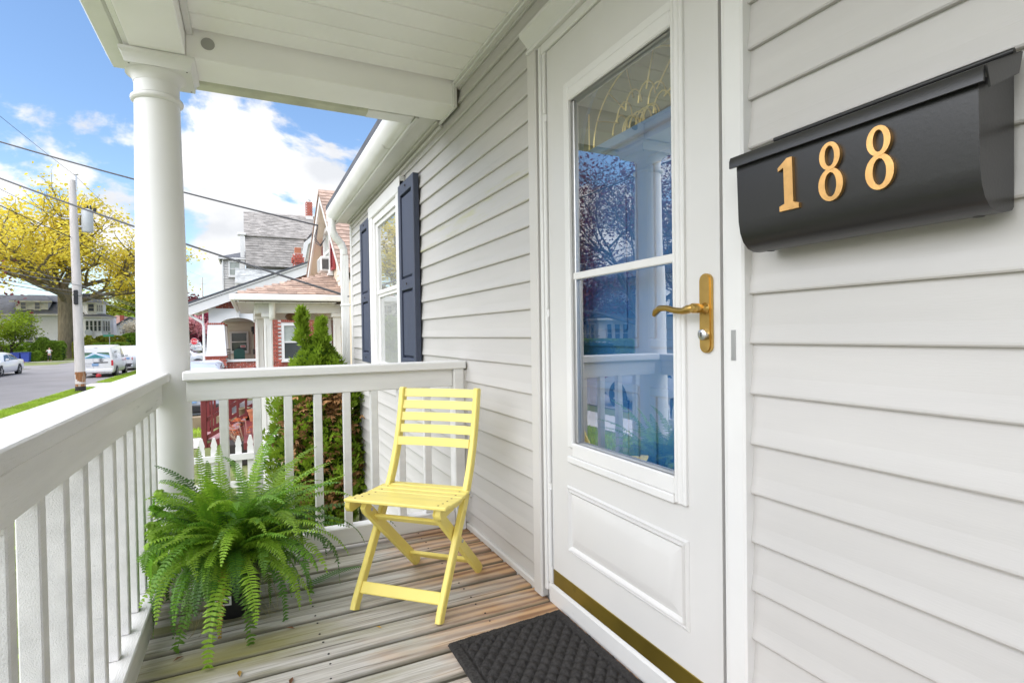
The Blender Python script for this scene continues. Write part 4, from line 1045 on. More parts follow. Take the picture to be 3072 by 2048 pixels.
# ---- its porch
px0, px1, py0, py1 = -.16, 1.3, 9.75, 14.2
ZR = 1.80
m = MB(); top = [(px1, py0 + 1.55, 2.46), (px1, py1 - 1.55, 2.46)]
cn = [(px0, py0, ZR), (px1, py0, ZR), (px1, py1, ZR), (px0, py1, ZR)]
A_, B_ = (px1 + .3, py0 + 1.6, 2.37), (px1 + .3, py1 - 1.6, 2.37)
cn2 = [(px0, py0, ZR), (px1 + .3, py0, ZR), (px1 + .3, py1, ZR), (px0, py1, ZR)]
m.poly(cn2 + [A_, B_], ((0, 1, 4), (0, 4, 5, 3), (3, 5, 2), (0, 1, 2, 3))); m.build('porch_roof', MPEACH, h1)
hipd = Vector(A_) - Vector(cn2[0]); upn = Vector((0, 1.6, .57)).normalized(); L = math.hypot(1.6, .57); d = .01
while d < L - .04:
    f = d / L; xs = px0 + hipd.x * f; x = xs
    while x < px1 + .25:
        w = rs.choice((.16, .22, .30, .30))
        shingle(Vector((x, py0, ZR)) + upn * (d + rs.uniform(-.006, .006)) + V(0, 0, .002), (1, 0, 0), upn, w - .006, .165, h1); x += w
    d += .128
ou = hipd.normalized(); hs_ = ou.cross(Vector((0, 0, 1))).normalized(); q = 0.0
m = MB()
while q < hipd.length:
    c = Vector(cn2[0]) + ou * q + V(0, 0, .02)
    m.poly((c - hs_ * .13 - V(0, 0, .035), c, c + hs_ * .13 - V(0, 0, .035), c + ou * .2 + hs_ * .13 - V(0, 0, .045), c + ou * .2 - V(0, 0, .012), c + ou * .2 - hs_ * .13 - V(0, 0, .045)), ((0, 1, 4, 5), (1, 2, 3, 4))); q += .15
m.build('hip_cap', MPEACH, h1, None, False)
m = MB(); m.box(px0 - .06, px1 + .3, py0 - .10, py0 - .02, ZR - .11, ZR - .005, .015); m.box(px0 - .10, px0 - .02, py0 - .06, py1, ZR - .11, ZR - .005, .015); m.build('gutter', MGUT, h1)
m = MB()
for q in range(12): m.box(px0 + q * .128, px0 + .122 + q * .128, py0 - .02, py0 + .30, ZR - .14, ZR - .125)
for q in range(34): m.box(px0, px0 + .30, py0 + .31 + q * .128, py0 + .432 + q * .128, ZR - .14, ZR - .125)
m.build('soffit', MW, h1)
m = MB(); m.box(px0 + .3, px1 + .3, py0 + .22, py0 + .34, ZR - .30, ZR - .141, .004); m.box(px0 + .26, px0 + .38, py0 + .345, py1 - .3, ZR - .30, ZR - .141, .004); m.box(px0 + .3, px1 + .3, py1 - .34, py1 - .22, ZR - .30, ZR - .141, .004); m.build('porch_beam', MW, h1)
m = MB(); m.box(px0 + .385, px1 + .3, py0 + .35, py1 - .35, ZR - .155, ZR - .145); m.build('porch_ceiling', MCEIL, h1)
ZF = -.62
for k_, (x, y) in enumerate(((.30, py0 + .28), (.20, 11.2), (.20, 12.55), (.20, 13.85), (1.42, py0 + .28))):
    m = MB(); m.box(x - .065, x + .065, y - .065, y + .065, ZF, ZR - .30, .006)
    for sx in (-1, 1): m.box(x + sx * .04 - .006, x + sx * .04 + .006, y - .074, y - .066, ZF + .3, ZR - .5, .003)
    m.box(x - .10, x + .10, y - .10, y + .10, ZR - .37, ZR - .301, .006); m.box(x - .085, x + .085, y - .085, y + .085, ZF, ZF + .12, .005); m.build('porch_post', MW, h1)
m = MB(); m.tube([(.36, py0 + .14, ZR - .12), (.36, py0 + .14, ZR - .32), (.36, py0 + .20, ZR - .38)], .05, 10); m.build('downspout', MGUT, h1, 50)
m = MB(); m.box(px0 + .05, px1 + .2, py0 + .1, py1 - .2, ZF - .12, ZF, .005); m.build('porch_floor', MRED, h1)
m = MB(); m.box(px0 + .12, px1, py0 + .18, py1 - .25, G, ZF - .121); m.build('porch_base', MTAN, h1)
z = G
m = MB(); m.box(.40, 1.3, py0 + .18, py0 + .24, ZF - .12, .44); m.box(.36, 1.35, py0 + .15, py0 + .27, .441, .475, .004); m.build('knee_wall', MTAN, h1)
while z < .36:
    clap(h1, (1, 0, 0), (0, -1, 0), (0, py0 + .179, 0), .42, 1.3, z, .095, MTAN, lean=.014); z += .095
m = MB(); m.box(px0 + .24, px0 + .40, py0 + .13, py0 + .178, G, .4, .003); m.box(px0 + .405, px0 + .57, py0 + .14, py0 + .178, G, .4, .003); m.build('corner_board', MW, h1)
# front wall inside the porch: log siding, door surround and louvred shutters
WX = 1.52
z = ZF
while z < ZR - .2:
    m = MB(); m.lathe((WX + .03, 9.95, z + .065), [(.075, 0), (.075, 4.0)], 12, (0, 1, 0)); m.build('log_board', MTAN, h1, 50); z += .13
for y0, y1, mt_ in ((10.05, 10.13, MW), (10.55, 10.85, MMAR), (11.55, 11.85, MMAR), (10.9, 11.5, MW), (12.2, 12.5, MMAR), (12.9, 13.2, MMAR)):
    m = MB()
    if mt_ is MW: m.box(WX - .09, WX - .04, y0, y1, ZF, ZR - .35, .004); m.build('door_casing', MW, h1)
    else:
        for a, b in ((y0, y0 + .03), (y1 - .03, y1)): m.box(WX - .09, WX - .045, a, b, ZF + .15, ZR - .4)
        for q in range(34): m.obox((WX - .065, (y0 + y1) / 2, ZF + .2 + q * .045), (.016, 0, .011), (0, .118, 0), (.003, 0, .004))
        m.build('louvred_shutter', MMAR, h1)
window(h1, (WX - .05, 12.7, .75), (0, 1, 0), (-1, 0, 0), .36, 1.3, MW, MPANE, .05)
m = MB(); m.lathe((.75, 11.4, ZR - .157), [(.09, 0), (.09, -.03), (.03, -.05), (.03, -.09), (.08, -.1), (.11, -.16), (.075, -.22), (.0, -.24)], 14); m.build('ceiling_lamp', M('bronze_lamp', (.17, .09, .05), .4), h1, 50)
# ---- oxblood stairs to that porch
st = thing('porch_steps', 'oxblood red wooden steps with slatted handrails up to the tan cottage porch', 'steps', (-.5, 12.95, G))
for k in range(3):
    zt = G + .16 * (k + 1); x0 = -.86 + .32 * k
    m = MB(); m.box(x0, x0 + .34, 12.46, 13.44, zt - .035, zt, .006); m.build('tread', M('stair_tread', (.36, .20, .21), .6) if not bpy.data.materials.get('stair_tread') else bpy.data.materials['stair_tread'], st)
for y in (12.40, 13.46):
    m = MB(); m.prism([(-.95, y, G), (.13, y, ZF + .02), (.13, y, ZF - .24), (-.70, y, G)], (0, .05, 0)); m.build('stringer', MRED, st)
    for x in (-.84, .10):
        zb = G if x < -.5 else ZF
        m = MB(); m.box(x - .05, x + .05, y - .025, y + .075, zb, zb + 1.0, .008); m.lathe((x, y + .025, zb + 1.0), [(.05, 0), (.06, .02), (.03, .05), (0, .06)], 10); m.build('newel_post', MRED, st, 40)
    for h0, hh in ((.93, .09), (.55, .075), (.20, .075)):
        m = MB(); m.bar((-.80, y + .025, G + h0), (.06, y + .025, ZF + h0), .04, hh); m.build('handrail', MRED, st)
    for q in range(5):
        x = -.70 + q * .155; zb = G + (ZF - G) * (x + .84) / .94
        m = MB(); m.box(x - .022, x + .022, y + .003, y + .047, zb + .16, zb + .94, .003); m.build('baluster', MRED, st)

# ---- house 2: brick bungalow
BY = 21.5
h2 = thing('brick_bungalow', 'red brick bungalow with wide white gable boards and an arched stucco porch', 'house', (.5, 23, G))
def rz(x): return 2.05 + (x + 1.85) * .403      # underside line of the gable board
m = MB(); m.prism([(.24, BY + .015, G), (8, BY + .015, G), (8, BY + .015, 4), (5, BY + .015, 5), (.24, BY + .015, 2.80)], (0, .3, 0)); m.build('wall', MMORT, h2)
m = MB(); m.prism([(-1.25, BY + .015, 2.09), (.24, BY + .015, 2.09), (.24, BY + .015, 2.80), (-1.2, BY + .015, 2.30)], (0, .25, 0)); m.build('gable_wall', MMORT, h2)
_br = MB(); _br.box(0, .195, -.012, .02, 0, .057, .003); _brm = _br.mesh('brick'); _brm.materials.append(MBRICK)
bl = []
for r in range(60):
    z = -.62 + r * .0685
    for c in range(-9, 16):
        x = .24 + (c + .5 * (r % 2)) * .209
        if z > rz(x + .1) - .22: continue
        if x < .23 and (z < 2.09 or x < -1.2): continue
        if x > 2.25: continue
        if 1.05 < x + .1 < 1.95 and .18 < z < 1.70: continue
        bl.append((x, z))
vis = lambda p: (abs(p[0] - 1.2) * .8 + (0 if .0 < p[1] < 1.9 else 2 + abs(p[1] - 1)))
bl.sort(key=vis)
for x, z in bl[:230]: link('brick', _brm, None, h2, loc=(x - .5, BY - 23, z - G))
m = MB()
for x, z in bl[230:]: m.box(x, x + .195, BY - .012, BY + .02, z, z + .057, .003)
o = m.build('brickwork', MBRICK, h2); o['kind'] = 'stuff'
m = MB()
for k in range(13):        # soldier lintel
    a = (k - 6) * .028; x = 1.5 + (k - 6) * .068
    m.obox((x, BY - .001, 1.73), (.029, 0, .0), (0, .014, 0), (.105 * math.sin(a), 0, .105 * math.cos(a)))
m.build('lintel', MBRICK, h2)
window(h2, (1.48, BY - .01, .89), (1, 0, 0), (0, -1, 0), .62, 1.20, MW, MPANEL, .085, proud=.05, pane2=MPANE)
# white gable boards, soffit and roof
m = MB(); m.prism([(-1.93, BY - .42, 1.93), (-1.76, BY - .42, 1.86), (5.2, BY - .42, 4.665), (5.2, BY - .42, 4.98), (-1.93, BY - .42, 2.10)], (0, .04, 0)); m.build('rake_board', MW, h2)
m = MB(); m.prism([(-1.96, BY - .46, 2.105), (5.2, BY - .46, 4.985), (5.2, BY - .46, 5.06), (-1.96, BY - .46, 2.17)], (0, .05, 0)); m.build('rake_board', MW, h2)
m = MB(); m.prism([(-1.98, BY - .5, 2.175), (5.2, BY - .5, 5.065), (5.2, BY - .5, 5.12), (-1.98, BY - .5, 2.22)], (0, 6, 0)); m.build('roof', MROOF, h2)
m = MB()
for q in range(16): m.box(-1.86 + q * .045, -1.82 + q * .045, BY - .38, BY + 4, 2.0 + q * .018, 2.012 + q * .018)
m.build('soffit', MW, h2)
m = MB(); m.box(-2.02, -1.9, BY - .4, BY + 5, 2.05, 2.16, .02); m.tube([(-1.95, BY - .3, 2.05), (-1.95, BY - .3, 1.98), (-1.42, BY - .25, 1.62), (-1.38, BY - .22, 1.5), (-1.38, BY - .22, G)], .045, 8); m.build('gutter', MGUT, h2, 40)
# arched stucco beam
def archz(x, x0, x1, z0, rise): t = (x - x0) / (x1 - x0) * 2 - 1; return z0 + rise * math.sqrt(max(0, 1 - t * t * .93))
xs = np.linspace(-.89, .235, 24); P = [(-1.24, BY - .02, 2.11), (-1.24, BY - .02, 1.60), (-.89, BY - .02, 1.60)] + [(x, BY - .02, archz(x, -.89, .235, 1.52, .26)) for x in xs] + [(.235, BY - .02, 2.11)]
m = MB(); m.prism(P, (0, .35, 0)); m.build('porch_arch', MSTUC, h2)
m = MB(); m.box(-.37, -.28, BY - .30, BY - .021, 2.0, 2.6, .008); m.box(-.375, -.275, BY - .16, BY - .022, 1.78, 1.998, .008); m.build('bracket', MW, h2)
def pier(y, full=True):
    m = MB(); b = [(-1.325, y - .3, .46), (-.70, y - .3, .46), (-.70, y + .3, .46), (-1.325, y + .3, .46)]; t = [(-1.255, y - .25, 1.535), (-.755, y - .25, 1.535), (-.755, y + .25, 1.535), (-1.255, y + .25, 1.535)]
    m.poly(b + t, [(0, 1, 2, 3), (4, 5, 6, 7)] + [(k, (k + 1) % 4, 4 + (k + 1) % 4, 4 + k) for k in range(4)]); m.build('porch_pier', MSTUC, h2)
    m = MB()
    for q in range(8): m.box(-1.27 + q * .0665, -1.27 + q * .0665 + .056, y - .265, y + .265, 1.54, 1.60, .003)
    for q in range(11): m.box(-1.355 + q * .062, -1.355 + q * .062 + .052, y - .325, y + .325, .395, .455, .003)
    m.build('brick_band', MBRICK, h2)
    m = MB(); m.box(-1.325, -.715, y - .285, y + .285, G, .394); m.box(-1.25, -.77, y - .25, y + .25, 1.536, 1.602); m.build('pier_core', MMORT, h2)
pier(BY); pier(BY + 2.6)
for r in range(20):
    z = .33 - r * .0685
    for c in range(4):
        x = -1.34 + (c - .5 * (r % 2)) * .209; xa = max(x, -1.335); xb = min(x + .195, -.70)
        if xb - xa > .05 and r < 7: 
            w = xb - xa
            b_ = link('brick', _brm, None, h2, loc=(xa - .5, BY - .29 - 23, z - G)); b_.scale = (w / .195, 1, 1)
for r in range(12):
    z = .16 - r * .0685
    for c in range(5):
        x = -.70 + (c - .5 * (r % 2)) * .209; xa = max(x, -.695); xb = min(x + .195, .30)
        if xb - xa > .05 and r < 6:
            b_ = link('brick', _brm, None, h2, loc=(xa - .5, BY - .05 - 23, z - G)); b_.scale = ((xb - xa) / .195, 1, 1)
m = MB(); m.box(-.71, .33, BY - .045, BY + .1, G, .225); m.build('porch_wall', MMORT, h2)
m = MB(); m.box(-.73, .30, BY - .12, BY + .14, .228, .315, .008); m.build('porch_coping', MW, h2)
m = MB(); m.box(-1.2, .24, BY + .3, BY + 3.4, -.35, -.25); m.build('porch_floor', MRED, h2)
m = MB(); m.box(-1.2, .6, BY + .35, BY + 3.4, 2.0, 2.05); m.build('porch_ceiling', MCEIL, h2)
m = MB(); m.lathe((-.42, BY + .8, 1.93), [(.0, -.10), (.10, -.07), (.15, 0), (.15, .04)], 14); m.build('dome_lamp', MW, h2, 50)
m = MB(); m.box(.20, .32, BY + .3, BY + 3.5, G, 2.1); m.build('porch_side_wall', MBRICK, h2)
m = MB(); m.box(.09, .19, BY + .5, BY + .62, 1.28, 1.48, .02); m.box(.12, .2, BY + .52, BY + .6, 1.2, 1.28, .01); m.build('wall_lantern', MTAR, h2)
lb = MB(); lb.box(.13, .2, BY + .32, BY + .5, .46, .66, .01); lb.build('letter_box', MTAR, h2)
hh = MB()
for q in range(7): hh.tube([(-1.43, BY - 1.2, .18 - .05 * q), (-1.9, BY - 1.4, -.1 - .05 * q)], .012, 5) if q in (0, 6) else hh.tube([(-1.43 - q * .07, BY - 1.2 - q * .03, .18 - .046 * q), (-1.43 - q * .07, BY - 1.2 - q * .03, -.5)], .008, 5)
hh.build('iron_handrail', MTAR, h2)
# neighbour seen through the arch
h2b = thing('cream_house', 'cream clapboard house wall seen through the arch of the brick bungalow porch', 'house', (0, 25.5, G))
m = MB(); m.box(-.95, 3, 25.32, 26, G, 2.3); m.build('wall', MCREAM, h2b)
z = -.3
while z < 1.75:
    for s0, s1 in (((-.95, -.72), (.0, 1.2)) if .42 < z < 1.32 else ((-.95, 1.2),)): clap(h2b, (1, 0, 0), (0, -1, 0), (0, 25.31, 0), s0, s1, z, .105, MCREAM, lean=.02)
    z += .105
w_ = window(h2b, (-.36, 25.28, .90), (1, 0, 0), (0, -1, 0), .56, .74, MW, MPANE, .07)
m = MB(); m.box(-.32, -.12, 25.262, 25.27, .66, .76); m.build('window_card', MSIGNW, w_); m = MB(); m.box(-.30, -.14, 25.257, 25.261, .69, .735); m.build('card_print', MSTOP, w_)
m = MB(); m.box(-1.0, 1.2, 25.05, 25.25, 1.74, 1.86, .01); m.build('eave', MW, h2b)
gc = thing('garden_chair', 'dark green moulded chair on the brick bungalow porch behind the white coping', 'chair', (-.33, 22.6, -.25))
m = MB(); P = []
for q in range(9): a = PI * q / 8; P.append((-.33 - .19 * math.cos(a), 22.80, .55 + .12 * math.sin(a)))
m.prism([(-.14, 22.80, .2)] + P[::-1] + [(-.52, 22.80, .2)], (0, .03, 0)); m.build('backrest', MGREENP, gc)
m = MB(); m.box(-.58, -.08, 22.35, 22.79, .155, .195, .015); m.build('seat', MGREENP, gc)
for x in (-.52, -.14):
    for y in (22.4, 22.75): m = MB(); m.box(x - .015, x + .015, y - .015, y + .015, -.25, .154); m.build('leg', MGREENP, gc)
bc = thing('porch_armchair', 'weathered grey slatted armchair half hidden behind the stucco pier', 'chair', (-.8, 23, -.25))
m = MB()
for q in range(5): m.box(-1.0, -.62, 22.85, 22.88, .2 + q * .1, .27 + q * .1)
m.build('back_slats', M('grey_wicker', (.25, .23, .2), .8), bc)
m = MB(); m.box(-1.0, -.62, 22.45, 22.84, .10, .15); 
for x in (-.98, -.64):
    for y in (22.5, 22.8): m.box(x - .02, x + .02, y - .02, y + .02, -.25, .45)
    m.box(x - .03, x + .03, 22.45, 22.84, .451, .48)
m.build('frame', bpy.data.materials['grey_wicker'], bc)

# ---- house 3: gambrel house
h3 = thing('gambrel_house', 'tall grey house with a huge taupe gambrel roof behind the brick bungalow', 'house', (2, 33, G))
HY = 31.0
rows = []
def slope_sh(x0, x1a, y0, z0, y1, z1, x1b, rowh, mat, nm, par):
    """joined shingle courses on a far slope; x limits go from x1a at the foot to x1b at the top"""
    m = MB(); d = Vector((0, y1 - y0, z1 - z0)); L = d.length; d.normalize(); n = Vector((0, -d.z, d.y)); r = 0; q = 0.0
    m.poly(((x0, y0, z0), (x1a, y0, z0), (x1b, y1, z1), (x0, y1, z1)), ((0, 1, 2, 3),))
    while q < L - rowh * .5:
        xe = x1a + (x1b - x1a) * q / L; x = x0
        while x < xe:
            w = min(rs.uniform(.14, .42), xe - x); o = Vector((x, y0, z0)) + d * q; t = rs.choice((.012, .02, .026))
            P = [o + n * t, o + V(w - .01, 0, 0) + n * t, o + V(w - .01, 0, 0) + d * rowh * 1.1 + n * .004, o + d * rowh * 1.1 + n * .004]
            m.poly(P + [o, o + V(w - .01, 0, 0)], ((0, 1, 2, 3), (0, 1, 5, 4))); x += w
        q += rowh
    ob = m.build(nm, mat, par, None, False); ob['kind'] = 'stuff'; return ob
slope_sh(-.07, 2.70, HY, 4.75, HY + .75, 6.46, 2.85, .15, MTAUPE, 'lower_roof_slope', h3)
slope_sh(-.12, 2.95, HY + .70, 6.43, HY + 2.7, 8.10, 4.2, .16, MTAUPE, 'upper_roof_slope', h3)
m = MB(); m.box(-.12, 3.0, HY + .62, HY + .72, 6.39, 6.45); m.build('roof_curb', MTAUPE, h3)
m = MB(); m.box(-.05, 6, HY + .9, HY + 8, G, 6.0); m.prism([(-.05, HY + .9, 6.2), (-.05, HY + 2.75, 7.95), (-.05, HY + 7, 6.0)], (6, 0, 0)); m.build('wall', MGSIDE, h3)
m = MB(); m.prism([(-.30, HY + .55, 4.5), (-.10, HY + .55, 4.5), (-.10, HY + .55, 6.4), (-.30, HY + .55, 6.4)], (0, .3, 0)); m.box(-.42, -.02, HY + .5, HY + .9, 6.4, 6.52, .02); m.build('corner_trim', MW, h3)
# cross gable at the right
m = MB(); m.prism([(2.62, HY + .25, 4.4), (6, HY + .25, 4.4), (6, HY + .25, 7.2), (3.9, HY + .25, 7.2), (2.86, HY + .25, 6.1)], (0, .5, 0)); m.build('cross_gable', MCREAM, h3)
z = 4.5
while z < 6.9:
    x0 = 2.66 + max(0, (z - 4.4)) * .14 if z < 6.1 else 2.95 + (z - 6.1) * .95
    clap(h3, (1, 0, 0), (0, -1, 0), (0, HY + .25, 0), x0 + .1, 4.6, z, .14, MCREAM, lean=.025); z += .14
m = MB(); m.prism([(2.52, HY + .05, 4.6), (2.70, HY + .05, 4.6), (2.98, HY + .05, 6.02), (4.15, HY + .05, 7.14), (4.03, HY + .05, 7.3), (2.78, HY + .05, 6.12)], (0, .19, 0)); m.build('rake_board', MW, h3)
# ridge chimney, lower chimney
def chimney(par, x, y, z0, z1, w, cap=True):
    m = MB(); m.box(x - w / 2 + .012, x + w / 2 - .012, y - w / 2 + .012, y + w / 2 - .012, z0, z1 - .01); m.build('chimney', MMORT, par)
    ch_ = MB(); r = 0; z = z0 + .012
    while z < z1 - .05:
        ww = w / 2 + (.05 if cap and z1 - .45 < z < z1 - .18 else 0); n_ = 3
        for q in range(n_):
            a = -ww + q * 2 * ww / n_ + (ww / n_ * .8 if r % 2 else 0) * .0
            b = a + 2 * ww / n_ - .014
            if r % 2: a += ww / n_ ; b = min(b + ww / n_, ww)
            if b - a > .03: ch_.box(x + a, x + b, y - ww - .004, y - ww + .05, z, z + .06); ch_.box(x - ww - .004, x - ww + .05, y + a, y + b, z, z + .06)
        z += .073; r += 1
    ch_.build('chimney_brick', MBRICK, par)
chimney(h3, 3.31, HY + 2.6, 7.9, 8.9, .36, False); chimney(h2, 1.86, 23.6, 3.4, 4.45, .36)
m = MB(); m.box(3.12, 3.5, HY + 2.4, HY + 2.8, 7.8, 8.05); m.build('chimney_flashing', MW, h3)
m = MB(); m.lathe((3.31, HY + 2.6, 8.9), [(.1, 0), (.1, .1), (.12, .11), (0, .14)], 10); m.build('chimney_pot', MGREY, h3, 40)
m = MB(); m.box(1.74, 1.98, 23.48, 23.72, 4.45, 4.68, .01); m.build('chimney_pot', MTERRA, h2)
# tower bay, low roof with bracket
m = MB(); m.box(-1.15, -.10, HY + .7, HY + 3, G, 5.2); tw = m.build('tower_bay', MGSIDE, h3)
z = 3.0
while z < 5.1:
    for s0, s1 in (((-1.15, -.88), (-.28, -.1)) if 4.25 < z < 5.0 else ((-1.15, -.1),)): clap(h3, (1, 0, 0), (0, -1, 0), (0, HY + .69, 0), s0, s1, z, .125, MGSIDE, lean=.025)
    z += .125
m = MB(); m.poly([(-1.35, HY + .5, 5.22), (-.05, HY + .5, 5.22), (-.05, HY + 3, 5.22), (-1.35, HY + 3, 5.22), (-.05, HY + 1.7, 5.72)], ((0, 1, 4), (0, 4, 3), (1, 2, 4), (0, 1, 2, 3), (2, 3, 4))); m.build('tower_roof', MROOF, h3)
m = MB(); m.box(-1.33, -.05, HY + .48, HY + .55, 5.12, 5.21); m.box(-1.33, -1.27, HY + .56, HY + 3, 5.12, 5.21); m.box(-1.17, -1.10, HY + .62, HY + .69, 2.5, 5.11); m.build('tower_trim', MW, h3)
window(h3, (-.58, HY + .66, 4.65), (1, 0, 0), (0, -1, 0), .44, .66, MW, MPANEL, .08)
slope_sh(-.55, 2.6, HY - 1.1, 3.88, HY + .2, 4.62, 2.6, .14, MLGREY, 'low_roof_slope', h3)
m = MB(); m.box(-.55, 2.6, HY - 1.2, HY - 1.1, 3.74, 3.87, .01); m.build('low_fascia', MW, h3)
m = MB(); m.box(-.45, 2.6, HY - .9, HY + .6, G, 3.73); m.build('low_wing', MGREY, h3)
m = MB(); P = [(-.45 + .75 * math.cos(a), HY - .92, 3.05 + .62 * math.sin(a)) for a in np.linspace(0, PI / 2, 8)]; m.prism(P + [(-.45, HY - .92, 3.72), (.40, HY - .92, 3.72), (.40, HY - .92, 3.05)], (0, .015, 0)); m.box(-.55, -.42, HY - 1.0, HY - .92, 2.4, 3.73); m.build('arched_trim', MW, h3)

# ================================================================== ARBORVITAE between the houses
def sprays(m, rng, n, pos, size, tilt=.6):
    for _ in range(n):
        c, up_ = pos(rng); L = size * rng.uniform(.6, 1.3); a = rng.uniform(0, 2 * PI)
        s = Vector((math.cos(a), math.sin(a), rng.uniform(-.4, .4))).normalized(); u = (up_ + Vector((rng.uniform(-tilt, tilt), rng.uniform(-tilt, tilt), rng.uniform(-tilt, tilt) * .6))).normalized()
        for f in (-.75, 0, .75):
            d = (u + s * f).normalized(); w = d.cross(s.cross(u)).normalized() * L * .13
            m.poly((c, c + d * L * .5 + w, c + d * L * (1 - .2 * abs(f)), c + d * L * .5 - w), ((0, 1, 2, 3),))
arb = thing('arborvitae', 'bushy green arborvitae with two spires and browned lower twigs beside the porch end', 'shrub', (.70, 6.35, G))
ra = random.Random(21)
def arb_r(z):
    t = (z - G) / 2.15
    return .47 * min(1, .6 + t * 1.4) * (1 - (max(0, t - .62) / .38) ** 1.6) if t < .99 else .03
def arb_pos(inner):
    def f(r):
        if r.random() < .13 and not inner:
            k = r.random(); sx, sy, zt = ((-.17, .05, 1.40), (.02, -.05, 1.28))[r.random() < .5]
            z = .75 + k * (zt - .75); rad = (.085 * (1 - k) ** .7 + .012) * (1 + .35 * math.sin(z * 31 + sx * 40)); a = r.uniform(0, 2 * PI); rr = rad * math.sqrt(r.random())
            return Vector((.70 + sx * min(1, k * 2) + rr * math.cos(a), 6.35 + sy + rr * math.sin(a), z)), Vector((math.cos(a) * .7, math.sin(a) * .7, 1.1))
        z = G + 2.12 * r.random(); a = r.uniform(0, 2 * PI); lob = 1 + .20 * math.sin(a * 3 + z * 7) + .20 * math.sin(a * 7 - z * 13); R = arb_r(z) * lob
        rr = R * (r.uniform(.25, .82) if inner else r.uniform(.72, 1.06))
        return Vector((.70 + rr * math.cos(a), 6.35 + rr * math.sin(a), z)), Vector((math.cos(a) * .8, math.sin(a) * .8, .9))
    return f
m = MB(); sprays(m, ra, 9000, arb_pos(False), .075); m.build('foliage', MARB, arb, None, False)
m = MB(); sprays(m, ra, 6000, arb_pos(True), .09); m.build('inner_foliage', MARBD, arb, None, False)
def brown_pos(r):
    z = G + r.uniform(.25, 1.55); a = r.uniform(-2.6, -.6) if r.random() < .85 else r.uniform(0, 6.28); R = arb_r(z) * r.uniform(.72, 1.0)
    return Vector((.70 + R * math.cos(a), 6.35 + R * math.sin(a), z)), Vector((math.cos(a), math.sin(a), .2))
m = MB()
cl = [brown_pos(ra)[0] for _ in range(34)]
sprays(m, ra, 1500, lambda r: ((lambda c: (c + Vector((r.gauss(0, .05), r.gauss(0, .05), r.gauss(0, .09))), Vector((r.uniform(-1, 1), -1, r.uniform(-.5, .5)))))(r.choice(cl))), .075); m.build('browned_twigs', MARBB, arb, None, False)
m = MB(); m.tube([(.70, 6.35, G), (.68, 6.37, 0), (.54, 6.40, 1.2)], [.04, .03, .008], 7); m.tube([(.70, 6.35, -.3), (.71, 6.3, .5), (.72, 6.3, 1.1)], [.025, .02, .006], 6); m.build('stem', MBARKD, arb)
# dried hydrangea and timber planter at the steps, log
pl = thing('flower_planter', 'dark timber planter of dried orange flower heads before the red steps', 'planter', (-.05, 10.6, G))
m = MB(); m.box(-.40, .28, 10.35, 10.85, G, -.72, .02); m.build('box', MTAR, pl)
m = MB(); r_ = random.Random(4)
hd_ = MB()
for _ in range(42):
    x, y = r_.uniform(-.42, .30), r_.uniform(10.3, 10.9); zt = -.72 + r_.uniform(.12, .42); m.tube([(x * .6, 10.6, -.75), (x, y, zt)], .004, 4, False)
    for _ in range(26):
        a, q = r_.uniform(0, 6.28), r_.uniform(0, .05); c = Vector((x + q * math.cos(a), y + q * math.sin(a), zt + r_.uniform(-.008, .012))); s = .012
        hd_.poly((c + V(-s, 0, 0), c + V(0, -s, .004), c + V(s, 0, 0), c + V(0, s, .006)), ((0, 1, 2, 3),))
m.build('dry_stem', M('dry_stem', (.5, .36, .26), .9), pl, None, False); hd_.build('flower_head', MDRYF, pl, None, False)
lg = MB(); lg.tube([(.36, 10.4, G), (.37, 10.42, -.8), (.35, 10.41, -.55)], [.17, .15, .14], 12); tag(lg.build('tree_stump', MPURP, None, 60), 'grey weathered stump standing beside the dried flowers', 'stump')
po = MB(); po.lathe((-.12, 12.95, G + .16 * 3), [(.06, 0), (.12, .13), (.14, .2), (.12, .21), (.10, .18)], 16); tag(po.build('stoneware_pot', M('olive_glaze', (.17, .13, .06), .35), None, 50), 'olive glazed round pot standing on the red steps', 'pot')
tp = MB(); tp.lathe((.08, 12.3, ZF), [(.09, 0), (.13, .2), (.145, .2), (.145, .24), (.12, .24)], 16); tag(tp.build('clay_pot', MTERRA, None, 50), 'terracotta pot at the top of the red steps', 'pot')
# picket fences
def picket_fence(name, label, a, b, h, n, pw=.075, group=None):
    a = Vector(a); b = Vector(b); d = (b - a); L = d.length; d.normalize(); s = d.cross(Vector((0, 0, 1)))
    t = thing(name, label, 'fence', tuple((a + b) / 2), group)
    for z in (.30, h - .27):
        m = MB(); m.bar(a + V(0, 0, z) + s * .03, b + V(0, 0, z) + s * .03, .035, .08); m.build('rail', MW, t)
    m = MB(); hw = pw / 2
    P = [(-hw, .05), (hw, .05), (hw, h - .16), (hw * .8, h - .13), (hw * 1.0, h - .10), (hw * .35, h), (-hw * .35, h), (-hw * 1.0, h - .10), (-hw * .8, h - .13), (-hw, h - .16)]
    m.prism([d * p + V(0, 0, z) for p, z in P], s * .02); me = m.mesh('picket'); me.materials.append(MW)
    for k in range(n): link('picket', me, None, t, loc=a + d * (L * (k + .5) / n) - s * .012 - (a + b) / 2)
    for p in (a, b): m = MB(); m.box(p.x - .05, p.x + .05, p.y - .05, p.y + .05, G, G + h + .04, .01); m.build('post', MW, t)
picket_fence('picket_fence', 'low white picket fence between the porch and the tan cottage, behind the fern', (-.78, 7.9, G), (.2, 7.9, G), .92, 7)
picket_fence('picket_fence', 'white picket fence along the street front, seen mirrored in the storm door', (-4.0, 1.5, G), (-4.0, 7.7, G), .98, 44)
